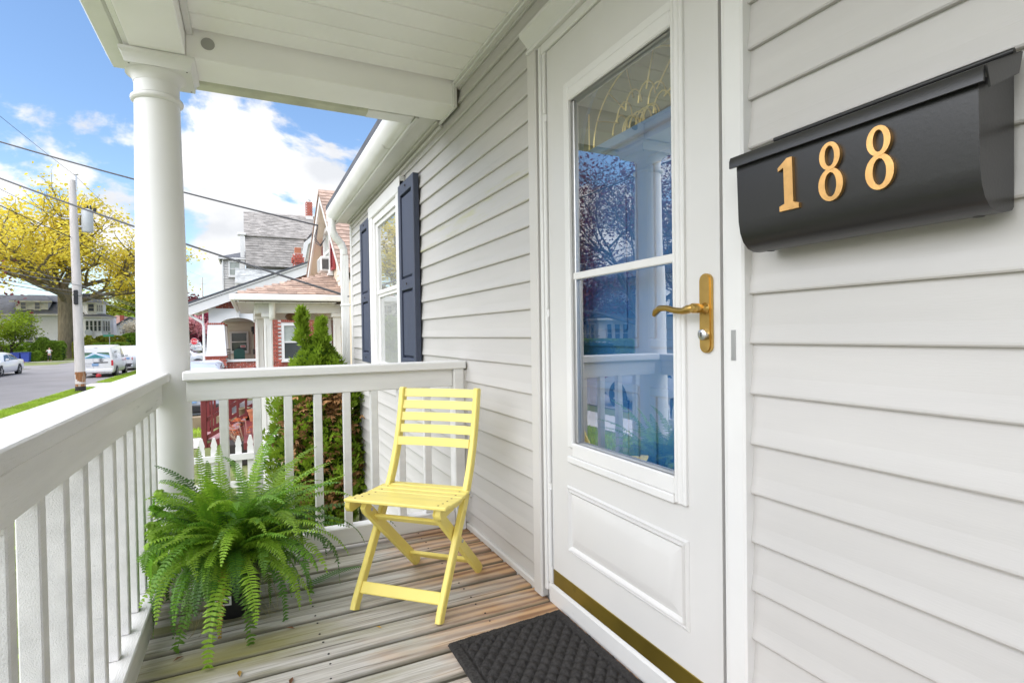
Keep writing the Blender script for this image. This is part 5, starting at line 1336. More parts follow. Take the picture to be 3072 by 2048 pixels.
# ================================================================== VEHICLES
KINDS = {
 # stations from tail to nose: y, z low, z belt, z roof, half width, half roof width ; i, j = glass spans (rear, front)
 'sedan': dict(st=[(-2.38, .42, .72, .80, .70, .60), (-2.30, .25, .92, .98, .86, .70), (-1.62, .20, .95, 1.02, .90, .72), (-.95, .20, .94, 1.40, .905, .60), (-.2, .20, .92, 1.46, .91, .62), (.45, .20, .90, 1.42, .91, .60), (1.18, .20, .90, .98, .90, .72), (2.0, .22, .78, .84, .86, .70), (2.36, .28, .62, .68, .70, .55)], rg=(2, 3), fg=(5, 6), win=[[(-1.30, .12), (-.92, .84), (-.20, .86), (-.16, .10)], [(-.08, .10), (-.12, .86), (.42, .84), (.98, .10)]], wb=(-1.42, 1.45), r=.32),
 'wagon': dict(st=[(-2.32, .40, .80, .90, .74, .66), (-2.26, .25, .95, 1.02, .86, .74), (-1.98, .20, .97, 1.40, .885, .64), (-1.6, .20, .97, 1.50, .89, .64), (.2, .20, .95, 1.52, .89, .64), (.62, .20, .93, 1.48, .89, .62), (1.25, .20, .92, 1.00, .88, .72), (2.05, .22, .80, .86, .84, .70), (2.32, .28, .62, .68, .70, .55)], rg=(1, 3), fg=(5, 6), win=[[(-1.85, .15), (-1.72, .84), (-1.02, .86), (-1.0, .12)], [(-.9, .12), (-.92, .86), (-.18, .86), (-.14, .12)], [(-.05, .12), (-.08, .86), (.56, .84), (1.08, .12)]], wb=(-1.35, 1.4), r=.33),
 'suv': dict(st=[(-2.30, .45, .95, 1.05, .78, .70), (-2.24, .30, 1.08, 1.15, .90, .76), (-1.92, .24, 1.10, 1.62, .93, .68), (-1.5, .24, 1.10, 1.70, .935, .68), (.2, .24, 1.08, 1.70, .935, .68), (.62, .24, 1.06, 1.64, .93, .66), (1.28, .24, 1.04, 1.12, .92, .76), (2.05, .26, .95, 1.02, .88, .74), (2.30, .34, .74, .80, .74, .60)], rg=(1, 3), fg=(5, 6), win=[[(-1.75, .25), (-1.60, .80), (-1.05, .84), (-1.02, .12)], [(-.92, .12), (-.94, .85), (-.14, .86), (-.10, .12)], [(-.02, .12), (-.05, .86), (.58, .84), (1.10, .12)]], wb=(-1.38, 1.42), r=.36),
 'van': dict(st=[(-2.16, .42, 1.02, 1.70, .82, .68), (-2.12, .26, 1.05, 1.80, .855, .72), (-1.9, .24, 1.06, 1.84, .865, .74), (.2, .24, 1.06, 1.85, .865, .74), (.75, .24, 1.05, 1.76, .865, .72), (1.48, .24, 1.02, 1.10, .85, .74), (2.02, .28, .90, .96, .80, .68), (2.16, .32, .7, .76, .70, .55)], rg=(0, 1), fg=(4, 5), win=[[(.18, .06), (.20, .78), (.68, .78), (1.24, .10)]], wb=(-1.30, 1.42), r=.30),
 'hatch': dict(st=[(-2.05, .42, .85, .95, .76, .66), (-2.0, .28, 1.0, 1.06, .87, .74), (-1.55, .22, 1.03, 1.44, .90, .62), (-1.1, .22, 1.02, 1.52, .905, .63), (.1, .22, 1.0, 1.53, .905, .63), (.5, .22, .98, 1.48, .90, .62), (1.1, .22, .96, 1.04, .89, .72), (1.85, .24, .86, .92, .85, .68), (2.06, .30, .66, .72, .70, .55)], rg=(1, 2), fg=(5, 6), win=[[(-1.40, .2), (-1.15, .8), (-.42, .86), (-.4, .12)], [(-.3, .12), (-.32, .86), (.44, .84), (.95, .12)]], wb=(-1.28, 1.28), r=.34),
}
def car(name, label, kind, loc, rot, paint, group=None, lower=None, detail=True):
    K = KINDS[kind]; ST = K['st']; t = thing(name, label, {'van': 'van', 'suv': 'suv'}.get(kind, 'car'), loc, group, rot)
    m = MB(); n = len(ST)
    for y, zl, zb, zr, hw, hr in ST:
        ring = [(hw * .90, zl), (hw * .985, zl + .12), (hw, (zl + zb) / 2), (hw * .965, zb), (hr + .02, zr - .07 if zr - zb > .15 else zr - .02), (hr - .10, zr)]
        m.v += [(x, y, z) for x, z in ring] + [(-x, y, z) for x, z in ring[::-1]]
    for i in range(n - 1):
        for k in range(12): m.f.append((i * 12 + k, i * 12 + (k + 1) % 12, (i + 1) * 12 + (k + 1) % 12, (i + 1) * 12 + k))
    m.f += [tuple(range(12)), tuple((n - 1) * 12 + k for k in range(12))]
    body = m.build('body', paint, t, 32)
    def sec(y):
        for a, b in zip(ST, ST[1:]):
            if a[0] <= y <= b[0]:
                f = (y - a[0]) / (b[0] - a[0]); return [a[q] + (b[q] - a[q]) * f for q in range(6)]
    def side(y, f, sg, off=.012):
        _, zl, zb, zr, hw, hr = sec(y); x0, z0, x1, z1 = hw * .965, zb, hr + .02, zr - .07
        return (sg * (x0 + (x1 - x0) * f + off), y, z0 + (z1 - z0) * f)
    for sg in (-1, 1):
        for w in K['win']:
            q = MB(); P = [side(y, f, sg) for y, f in w]; q.poly(P, (tuple(range(len(P))),)); q.build('side_window', MCGLASS, t, None, False)
    for nm, (i, j), fl in (('rear_window', K['rg'], 1), ('windscreen', K['fg'], 0)):
        a, b = ST[i], ST[j]
        lo, hi = (a, b) if a[3] - a[2] < b[3] - b[2] else (b, a)
        if kind == 'van' and fl: continue
        lw = lo[4] * .80; hw_ = hi[5] * .90
        p0 = Vector((0, lo[0], lo[3])); p1 = Vector((0, hi[0], hi[3])); d = (p1 - p0); nn = Vector((0, d.z, -d.y)).normalized()
        if (nn.y > 0) == bool(fl): nn = -nn
        o_ = nn * (.03 if fl and kind in ('suv', 'wagon') else .016)
        A = p0 + d * .10 + o_; B = p0 + d * .90 + o_
        q = MB(); q.quad(A + V(-lw, 0, 0), A + V(lw, 0, 0), B + V(hw_, 0, 0), B + V(-hw_, 0, 0)); q.build(nm, MCGLASS, t, None, False)
    for yw in K['wb']:
        for sg in (-1, 1):
            hw = sec(yw)[4]; r = K['r']
            q = MB(); q.lathe((sg * (hw - .21), yw, r), [(r * .6, 0), (r * .97, .0), (r, .03), (r, .18), (r * .95, .215), (r * .68, .22)], 20, (sg, 0, 0)); ty = q.build('wheel', MTYRE, t, 40)
            q = MB(); q.lathe((sg * (hw - .02), yw, r), [(r * .68, .028), (r * .64, .0), (.0, .015)], 20, (sg, 0, 0))
            for k in range(5): a = 2 * PI * k / 5; q.bar((sg * (hw + .008), yw, r), (sg * (hw + .008), yw + math.cos(a) * r * .62, r + math.sin(a) * r * .62), .05, .02, (1, 0, 0))
            q.build('rim', MRIM, ty)
            q = MB(); q.lathe((sg * (hw - .03), yw, r), [(r * 1.0, .036), (r * 1.17, .036), (r * 1.17, .0), (r * 1.0, .0)], 22, (sg, 0, 0)); q.build('wheel_arch', lower or MCBLK, t, 40)
    yb = ST[0][0]; yf = ST[-1][0]; bw = ST[1][4]
    q = MB(); q.box(-bw * .96, bw * .96, yb - .05, yb + .14, .30, .50, .03); q.build('bumper', lower or paint, t)
    q = MB(); q.box(-bw * .9, bw * .9, yf - .14, yf + .05, .28, .48, .03); q.build('bumper', lower or paint, t)
    zt = ST[1][2]
    for sg in (-1, 1):
        q = MB()
        if kind == 'van': q.box(min(sg * .74, sg * .845), max(sg * .74, sg * .845), yb - .012, yb + .06, .66, .98, .012)
        elif kind == 'hatch': q.prism([(sg * .30, yb - .01, zt - .04), (sg * .90, yb + .10, zt - .06), (sg * .90, yb + .45, zt - .10), (sg * .86, yb + .05, zt - .22), (sg * .55, yb - .015, zt - .20)], (0, .05, 0))
        else: q.box(min(sg * .55, sg * .85), max(sg * .55, sg * .85), yb - .015, yb + .10, zt - .26, zt - .10, .015)
        q.build('tail_lamp', MTAIL, t)
        q = MB(); q.box(min(sg * .45, sg * .74), max(sg * .45, sg * .74), yf - .25, yf + .01, .56, .68, .02); q.build('headlamp', MLAMP, t)
        q = MB(); ym = K['win'][-1][-1][0] - .12; x = sec(ym)[4]; z = sec(ym)[2] + .10
        q.box(min(sg * x, sg * (x + .17)), max(sg * x, sg * (x + .17)), ym - .05, ym + .05, z - .07, z + .08, .02); q.build('mirror', MCBLK if lower else paint, t)
        for yh in ([w[0][0] + .2 for w in K['win']]):
            q = MB(); s_ = sec(yh); q.box(min(sg * s_[4], sg * (s_[4] + .012)), max(sg * s_[4], sg * (s_[4] + .012)), yh - .09, yh + .07, s_[2] - .17, s_[2] - .14, .004); q.build('door_handle', MCBLK if kind == 'van' else paint, t)
    q = MB(); zp = {'van': .74, 'suv': .84}.get(kind, .62); q.box(-.155, .155, yb - .025, yb - .005, zp - .075, zp + .075, .004); q.build('number_plate', MPLATE, t)
    return t
LY = -1.1
# white work van, seen from behind
van = car('work_van', 'white panel van with a picture decal on its rear window, parked beyond the utility pole', 'van', (-7.90, 40.3, G + .004), 0, MCWHITE, lower=None)
yb = -2.16
def vq(x0, x1, z0, z1, mat, nm, yy=-.012, b=.004): q = MB(); q.box(x0, x1, yb + yy - .01, yb + yy, z0, z1, b); return q.build(nm, mat, van)
gl = MB(); y_ = yb - .004
gl.quad((-.72, y_ - .012, 1.10), (.70, y_ - .012, 1.10), (.62, y_ + .016, 1.62), (-.64, y_ + .016, 1.62)); pic = gl.build('rear_window', M('decal_sky', (.36, .55, .78), .25), van, None, False)
def dec(P, col, nm, o): q = MB(); q.poly([(x, y_ - .012 - o + (z - 1.10) * .053, z) for x, z in P], (tuple(range(len(P))),)); q.build(nm, M(nm, col, .35, .25, 8), pic, None, False)
dec([(-.66, 1.58), (-.69, 1.24), (-.30, 1.30), (-.12, 1.42), (-.10, 1.58)], (.08, .15, .09), 'decal_trees', .002)
dec([(.12, 1.56), (.10, 1.40), (.35, 1.34), (.68, 1.26), (.62, 1.56)], (.10, .18, .12), 'decal_trees_right', .002)
dec([(-.69, 1.20), (-.71, 1.12), (-.35, 1.22), (-.30, 1.29)], (.18, .40, .08), 'decal_lawn', .003)
dec([(-.45, 1.12), (.0, 1.33), (.48, 1.12)], (.05, .26, .28), 'decal_roof', .004)
dec([(-.70, 1.105), (-.60, 1.105), (.0, 1.36), (.62, 1.105), (.69, 1.105), (.02, 1.41)], (.8, .82, .84), 'decal_eaves', .006)
vq(-.05, .13, 1.665, 1.70, MTAIL, 'brake_lamp', .01)
vq(-.08, .60, .83, .885, MCBLK, 'tailgate_handle'); vq(-.10, -.095, .5, 1.08, MCBLK, 'door_gap', -.002)
bd = MB(); bd.lathe((.27, yb - .016, 1.01), [(.10, 0), (.10, .006), (.075, .008), (.075, 0)], 20, (0, -1, 0)); bd.box(.15, .39, yb - .028, yb - .018, .99, 1.03, .004); bd.build('badge', MRIM, van, 40)
lt = MB(); text_mesh('WAGNER', .075, .004, lt, (-.72, yb - .016, .78), (1, 0, 0), (0, 0, 1), (0, -1, 0), 1.25); lt.build('lettering', M('grey_lettering', (.45, .46, .47), .5), van, None, False)
lt = MB(); 
for k in range(9): lt.box(-.70 + k * .055, -.66 + k * .055, yb - .02, yb - .016, .655, .685)
lt.build('phone_lettering', bpy.data.materials['grey_lettering'], van)
lt = MB(); xs_ = .874
for z0, w_, n_ in ((1.38, .10, 4), (1.18, .05, 6), (1.08, .05, 6)):
    for k in range(n_): y0 = -1.55 + k * w_ * 1.25; x = .80 if z0 > 1.3 else .845; lt.box(x + .015, x + .03, y0, y0 + w_, z0, z0 + w_ * 1.2)
lt.build('side_lettering', bpy.data.materials['grey_lettering'], van)
car('parked_suv', 'white sport utility vehicle with dark lower body parked ahead of the van', 'suv', (-7.55, 47.3, G + .004), 0, MCWHITE, lower=MCBLK)
car('parked_sedan', 'white sedan parked at the far kerb on the left edge of the picture', 'sedan', (-14.42, 44.55, G + .004), PI, MCWHITE)
car('parked_wagon', 'pale blue estate car in the driveway behind the railing, only roof and sills showing', 'wagon', (-1.36, 17.95, G + .02), 0, MCBLUE, lower=MCBLK)
q_ = MB(); q_.box(-4.2, .2, 15.0, 15.2, G, G + .30, .02); tag(q_.build('garden_edging', M('sleeper_timber', (.26, .2, .13), .9, .2)), 'low sleeper edging along the lawn below the parked estate car', 'edging')
car('driveway_suv', 'silver sport utility vehicle seen side on past the white column', 'suv', (-4.55, 43.2, G + .004), -PI / 2, MCSILV)
for k, (x, y, kd, mt_, lb) in enumerate(((-8.0, 86, 'sedan', MCWHITE, 'small distant white saloon on the street behind the stop sign'), (-7.0, 92, 'hatch', MCWHITE, 'distant white hatchback half hidden by the brick bungalow downspout'), (-12.4, 104, 'suv', MCBLK, 'distant black car parked on the street left of the stop sign'))):
    car('distant_car', lb, kd, (x, y, G + .004), 0, mt_, group='small distant cars at the end of the street')
car('kerb_hatchback', 'white hatchback with red tail lamps at the near kerb, mirrored in the storm door', 'hatch', (-8.35, 11.6, G + .004), PI, MCWHITE, lower=MCBLK)

# ================================================================== UTILITY POLES AND WIRES
pole = thing('utility_pole', 'bleached wooden utility pole with a grey transformer on the grass verge', 'utility pole', (-6.38, 28.3, G))
PX, PY = -6.38, 28.3
m = MB(); m.tube([(PX, PY, G + .35), (PX - .04, PY, 4), (PX - .10, PY, 7.72)], [.182, .16, .125], 16); m.build('shaft', MPOLE, pole, 50)
m = MB(); m.tube([(PX, PY, G + .12), (PX, PY, G + .85)], [.180, .1835], 16); m.build('worn_foot', MPOLEB, pole, 50)
m = MB(); m.tube([(PX, PY, G - .1), (PX, PY, G + .24)], [.187, .184], 16); m.build('tarred_foot', MTAR, pole, 50)
m = MB(); m.lathe((PX + .36, PY + .10, 5.62), [(.19, 0), (.205, .03), (.205, .86), (.19, .92), (.1, .96), (.06, .98)], 20); tr = m.build('transformer', MGREY, pole, 50)
m = MB()
for a in (.3, 1.6): m.lathe((PX + .36 + .12 * math.cos(a), PY + .1 + .12 * math.sin(a), 6.56), [(.03, 0), (.045, .05), (.03, .08), (.045, .12), (.03, .16), (.02, .2)], 8)
m.lathe((PX + .62, PY + .1, 6.45), [(.05, 0), (.06, .1), (.05, .2)], 8); m.build('bushing', MCBLK, tr, 40)
m = MB(); m.box(PX + .03, PX + .22, PY - .02, PY + .12, 5.8, 5.86); m.box(PX + .03, PX + .22, PY - .02, PY + .12, 6.3, 6.36); m.build('bracket', MSTEEL, pole)
m = MB(); m.box(PX + .02, PX + .07, PY - .03, PY + .03, 7.3, 7.95); m.lathe((PX + .045, PY, 7.95), [(.05, 0), (.09, .03), (.05, .06)], 8); m.box(PX - .48, PX - .1, PY - .02, PY + .02, 6.10, 6.14); m.build('crossarm', MSTEEL, pole)
m = MB(); m.box(PX - .10, PX + .04, PY - .235, PY - .15, 2.55, 3.15, .02); 
for k in range(6): m.box(PX - .11, PX + .05, PY - .245, PY - .236, 2.6 + k * .09, 2.63 + k * .09)
m.build('terminal_box', MCBLK, pole)
m = MB(); m.box(PX + .16, PX + .42, PY - .1, PY + .02, 2.9, 3.02, .02); m.build('splice_case', MCBLK, pole)
def wire(label, a, b, sag, r=.012, mat=MWIRE, group='overhead wires along the street'):
    a = Vector(a); b = Vector(b); P = []
    for k in range(25):
        t = k / 24; p = a.lerp(b, t); p.z -= sag * 4 * t * (1 - t); P.append(p)
    return tag(MB().tube(P, r, 5).build('overhead_wire', mat, None, 60), label, 'wire', group)
wl_ = ((7.98, 0, .010, .6, 'topmost thin wire leaving the pole tip'), (6.1, -.42, .012, .7, 'wire on the short bracket left of the transformer'), (5.35, -.12, .022, .55, 'thick cable just below the transformer'), (3.55, -.16, .014, .5, 'upper grey communication wire'), (3.35, .15, .018, .55, 'middle communication cable'), (3.12, -.16, .014, .5, 'lower communication cable above the terminal box'), (2.92, .15, .016, .45, 'lowest communication cable at the splice case'))
for z, dx, r, sg, nm in wl_:
    g = MWIREG if 3.1 < z < 3.6 else MWIRE
    wire(nm + ', running left out of the picture', (PX - .05 + dx, PY, z), (PX - .3 + dx, -14, z + .5), sg, r * .7, g)
    wire(nm + ', running on towards the distant pole', (PX - .05 + dx, PY, z), (-4.6 + dx, 68, z - .2), sg, r * .7, g)
wire('heavy black service cable crossing the sky to the red shuttered gable', (1.24, 11.0, 3.22), (-6.9, 17.4, 6.35), .08, .017, MWIRE, 'service cables to the houses')
wire('heavy black service cable sloping down to the corner of the grey clapboard house', (1.07, 6.57, 1.56), (-6.6, 13.5, 5.2), .12, .013, MWIRE, 'service cables to the houses')
m = MB()
for k in range(3): m.tube([(1.24, 11.0, 3.22), (1.15, 10.85 - k * .1, 2.98 - k * .08), (1.22, 10.55 - k * .05, 2.78 - k * .02), (1.28, 10.3, 2.86)], .006, 5)
tag(m.build('service_loop', MWIRE, None, 60), 'drooping black cable loops at the red shuttered gable', 'wire')
p2 = thing('utility_pole', 'distant thin utility pole rising above the white gable boards of the bungalow', 'utility pole', (-4.45, 68, G))
m = MB(); m.tube([(-4.45, 68, G), (-4.45, 68, 7.7)], [.10, .07], 8); m.build('shaft', MPOLE, p2, 50)
m = MB(); m.box(-4.9, -4.0, 67.97, 68.03, 6.9, 6.96); m.build('crossarm', MPOLE, p2)
# stop sign
ss = thing('stop_sign', 'red octagonal STOP sign at the far end of the street beside the column', 'road sign', (-5.85, 74.5, G))
m = MB(); m.box(-5.88, -5.82, 74.52, 74.56, G, 1.1); m.build('post', MSTEEL, ss)
SC = Vector((-5.85, 74.5, .66))
def octo(r, y): return [(SC.x + r * math.cos(PI / 8 + k * PI / 4), y, SC.z + r * math.sin(PI / 8 + k * PI / 4)) for k in range(8)]
m = MB(); m.prism(octo(.41, 74.50), (0, .012, 0)); m.build('border', MSIGNW, ss)
m = MB(); m.prism(octo(.385, 74.492), (0, .006, 0)); m.build('face', MSTOP, ss)
m = MB(); text_mesh('STOP', .27, .006, m, (SC.x - .335, 74.485, SC.z - .135), (1, 0, 0), (0, 0, 1), (0, -1, 0), .88); m.build('lettering', MSIGNW, ss, None, False)
sn = thing('street_name_sign', 'green street name blade on a thin post in front of the clipped hedges', 'street sign', (-13.6, 72, G))
m = MB(); m.box(-13.63, -13.57, 71.97, 72.03, G, 1.35); m.build('post', MSTEEL, sn)
m = MB(); m.box(-14.15, -13.2, 71.98, 72.02, 1.36, 1.56); m.box(-13.62, -13.58, 71.6, 72.4, 1.6, 1.78); m.build('blade', MSIGNG, sn)

# ================================================================== FAR HOUSES
wh = thing('white_house', 'long white clapboard house with a dark dormered roof and a windowed bay behind the oak', 'house', (-25, 92, G))
m = MB(); m.box(-34, -19.9, 90, 99, G, 4.4); m.box(-19.9, -17.45, 90.6, 97, G, 4.15); m.build('wall', MWSIDE, wh)
m = MB(); m.box(-34, -19.85, 89.98, 90.1, G, .15); m.build('foundation', MSTONE, wh)
m = MB(); m.prism([(-34.6, 89.5, 4.42), (-34.6, 94.2, 7.15), (-34.6, 99.4, 4.42)], (14.9, 0, 0)); m.build('roof', MROOF, wh)
m = MB(); m.box(-34.7, -19.6, 89.4, 89.6, 4.25, 4.45); m.box(-34.5, -19.8, 89.6, 89.98, 4.22, 4.3); m.build('eave', MW, wh)
m = MB(); m.box(-26.9, -23.6, 90.6, 93, 4.9, 6.15); m.build('dormer', MWSIDE, wh)
m = MB(); m.poly([(-27.4, 90.2, 6.15), (-23.1, 90.2, 6.15), (-23.1, 94, 6.15), (-27.4, 94, 6.15), (-26.2, 92.6, 7.1), (-24.4, 92.6, 7.1)], ((0, 1, 5, 4), (1, 2, 5), (2, 3, 4, 5), (3, 0, 4), (0, 1, 2, 3))); m.build('dormer_roof', MROOF, wh)
m = MB(); m.box(-27.4, -23.1, 90.15, 90.3, 6.02, 6.16); m.build('dormer_eave', MW, wh)
for x in (-26.1, -24.7): window(wh, (x, 90.58, 5.55), (1, 0, 0), (0, -1, 0), .5, .85, MW, MPANE, .09, proud=.06)
for x, z, w_, h_ in ((-26.0, 3.3, .5, 1.2), (-25.3, 3.3, .5, 1.2), (-22.0, 3.5, .7, .8), (-26.2, 1.0, .55, .9), (-25.4, 1.0, .7, .9), (-24.6, 1.0, .55, .9)): window(wh, (x, 89.97, z), (1, 0, 0), (0, -1, 0), w_, h_, MW, MPANE, .1, proud=.07)
# bay and its turret
m = MB(); m.prism([(-20.2, 90.0, G), (-19.3, 88.9, G), (-17.6, 88.9, G), (-16.9, 90.2, G), (-16.9, 92, G), (-20.2, 92, G)], (0, 0, 5.2)); m.build('bay', MWSIDE, wh)
m = MB(); m.poly([(-20.7, 89.8, 4.1), (-19.5, 88.4, 4.1), (-17.4, 88.4, 4.1), (-16.4, 90.1, 4.1), (-16.4, 92.5, 4.1), (-20.7, 92.5, 4.1), (-18.6, 91, 4.85)], [(k, (k + 1) % 6, 6) for k in range(6)] + [tuple(range(6))]); m.build('bay_roof', MROOF, wh)
m = MB(); m.prism([(-20.6, 89.75, 3.95), (-19.45, 88.45, 3.95), (-17.45, 88.45, 3.95), (-16.5, 90.1, 3.95), (-16.5, 92, 3.95), (-20.6, 92, 3.95)], (0, 0, .14)); m.prism([(-20.25, 89.95, 1.5), (-19.33, 88.8, 1.5), (-17.55, 88.8, 1.5), (-16.8, 90.2, 1.5), (-16.8, 92, 1.5), (-20.25, 92, 1.5)], (0, 0, .16)); m.build('bay_eave', MW, wh)
for z, hgt in ((2.85, 1.35), (.55, 1.25)):
    for k in range(4): window(wh, (-19.15 + k * .44, 88.87, z), (1, 0, 0), (0, -1, 0), .28, hgt, MW, MPANE, .06, proud=.05)
    for k in range(3): r_ = Vector((.7, 1.3, 0)).normalized(); window(wh, Vector((-17.6, 88.9, z)) + r_ * (.3 + k * .42) + Vector((.02, -.02, 0)), r_, (r_.y, -r_.x, 0), .26, hgt, MW, MPANE, .06, proud=.05)
m = MB(); m.prism([(-20, 90.2, 4.4), (-19.2, 89.4, 4.4), (-18.3, 89.4, 4.4), (-17.7, 90.4, 4.4), (-17.7, 92, 4.4), (-20, 92, 4.4)], (0, 0, 1.6)); m.build('turret', MWSIDE, wh)
m = MB(); m.poly([(-20.4, 90, 6.0), (-19.3, 89, 6.0), (-18.2, 89, 6.0), (-17.3, 90.3, 6.0), (-17.3, 92.4, 6.0), (-20.4, 92.4, 6.0), (-18.8, 91, 6.95)], [(k, (k + 1) % 6, 6) for k in range(6)] + [tuple(range(6))]); m.build('turret_roof', MROOF, wh)
m = MB(); m.prism([(-20.35, 90.02, 5.88), (-19.28, 89.05, 5.88), (-18.22, 89.05, 5.88), (-17.38, 90.3, 5.88), (-17.38, 92, 5.88), (-20.35, 92, 5.88)], (0, 0, .11)); m.build('turret_eave', MW, wh)
window(wh, (-18.8, 89.38, 5.3), (1, 0, 0), (0, -1, 0), .62, .95, MW, MPANE, .09, proud=.06)
for k in range(3): r_ = Vector((.6, 1.0, 0)).normalized(); window(wh, Vector((-18.3, 89.4, 5.25)) + r_ * (.25 + k * .34), r_, (r_.y, -r_.x, 0), .17, .85, MW, MPANE, .06, proud=.05)
dsh = MB(); dsh.lathe((-19.0, 88.6, 1.95), [(0, 0), (.25, .03), (.42, .11)], 16, (.3, -1, .25)); dsh.tube([(-19.0, 88.6, 1.95), (-19.3, 88.8, 1.66)], .03, 5); tag(dsh.build('satellite_dish', MGREY, None, 40), 'small grey satellite dish on the white bay', 'satellite dish')
f2 = thing('far_house', 'distant white house with a brown roof and small brown porch canopy right of the bay', 'house', (-19, 112, G))
m = MB(); m.box(-22, -18.0, 110, 118, G, 3.6); m.build('wall', MWSIDE, f2)
m = MB(); m.prism([(-22.4, 109.6, 3.55), (-17.7, 109.6, 3.55), (-20.4, 114, 5.2)], (0, 9, 0)); m.build('roof', MROOFB, f2)
m = MB(); m.prism([(-20.9, 108.4, 1.9), (-18.6, 108.4, 1.9), (-18.9, 110, 2.9), (-20.5, 110, 2.9)], (0, .3, 0)); m.box(-20.7, -18.7, 108.4, 110, 1.72, 1.9); m.build('canopy', MROOFB, f2)
for x in (-20.6, -18.8): m = MB(); m.box(x - .08, x + .08, 108.5, 108.7, G, 1.72); m.build('canopy_post', MW, f2)
window(f2, (-19.0, 109.97, 3.0), (1, 0, 0), (0, -1, 0), .4, .9, MW, MPANE, .1); window(f2, (-19.7, 109.97, .9), (1, 0, 0), (0, -1, 0), .5, 1.0, MW, MPANE, .1)
f3 = thing('far_house', 'distant pale gabled house with a red chimney above the clipped hedge', 'house', (-17, 103, G))
m = MB(); m.prism([(-18.9, 100, G), (-18.9, 100, 2.5), (-16.3, 100, 4.2), (-12.5, 100, 2.4), (-12.5, 100, G)], (0, 8, 0)); m.build('wall', MGREY, f3)
m = MB(); m.prism([(-19.2, 99.7, 2.35), (-16.3, 99.7, 4.28), (-12.2, 99.7, 2.3), (-12.2, 99.7, 2.45), (-16.3, 99.7, 4.45), (-19.2, 99.7, 2.5)], (0, 9, 0)); m.build('roof', MROOF, f3)
m = MB(); m.box(-17.9, -17.4, 102, 102.5, 3, 4.75); m.build('chimney', MBRICK, f3)
for x in (-17.0, -16.1): window(f3, (x, 99.97, 2.3), (1, 0, 0), (0, -1, 0), .55, .95, MW, MPANE, .1, proud=.06)
# houses on the other side, mirrored in the storm door
rh = thing('corner_house', 'white house with a grey hipped porch roof across the street, mirrored in the storm door', 'house', (-26, 38, G))
m = MB(); m.box(-31, -23.4, 36.6, 41.5, G, 2.15); m.box(-36, -26.5, 31, 45, G, 2.15); m.box(-34, -27, 33, 42, 2.15, 5.6); m.build('wall', MWSIDE, rh)
m = MB(); m.poly([(-31, 36.0, 2.15), (-22.8, 36.0, 2.15), (-22.8, 42, 2.15), (-31, 42, 2.15), (-27, 38, 3.7), (-27, 40, 3.7)], ((0, 1, 4), (1, 2, 5, 4), (2, 3, 5), (0, 1, 2, 3), (3, 0, 4, 5))); m.box(-36.3, -26, 30.6, 45.3, 2.16, 2.3); m.build('porch_roof', MROOF, rh)
m = MB(); m.box(-22.95, -22.8, 36.0, 42, 2.02, 2.17); m.box(-31, -22.8, 35.95, 36.1, 2.02, 2.17); m.build('eave', MW, rh)
m = MB(); m.prism([(-34.6, 32.4, 5.6), (-30.5, 32.4, 8.2), (-26.4, 32.4, 5.6)], (0, 10.2, 0)); m.build('roof', MROOF, rh)
m = MB(); m.box(-31, -23.35, 36.55, 41.55, G, -.75); m.build('foundation', MSTONE, rh)
for k in range(4): window(rh, (-23.38, 37.3 + k * .72, .95), (0, 1, 0), (1, 0, 0), .50, 1.5, MW, MPANE, .08, proud=.06)
for k in range(3): window(rh, (-26.98, 34.5 + k * 2.2, 4.2), (0, 1, 0), (1, 0, 0), .8, 1.5, MW, MPANE, .12, proud=.06)
for k in range(3): window(rh, (-24.5 - k * .8, 36.58, .95), (1, 0, 0), (0, -1, 0), .5, 1.5, MW, MPANE, .08, proud=.06)
rh2 = thing('brown_house', 'dark brown house beside the white corner house, seen mirrored in the storm door', 'house', (-25, 49, G))
m = MB(); m.box(-33, -24.4, 45.5, 54, G, 5.4); m.build('wall', M('brown_shingle_wall', (.10, .055, .045), .9), rh2)
m = MB(); m.prism([(-24, 45.1, 5.4), (-24, 49.7, 8.4), (-24, 54.4, 5.4)], (-9.6, 0, 0)); m.build('roof', MROOF, rh2)
for y, z in ((47, .8), (50, .8), (47, 3.8), (50, 3.8)): window(rh2, (-24.38, y, z), (0, 1, 0), (1, 0, 0), .8, 1.3, MW, MPANE, .12, proud=.06)

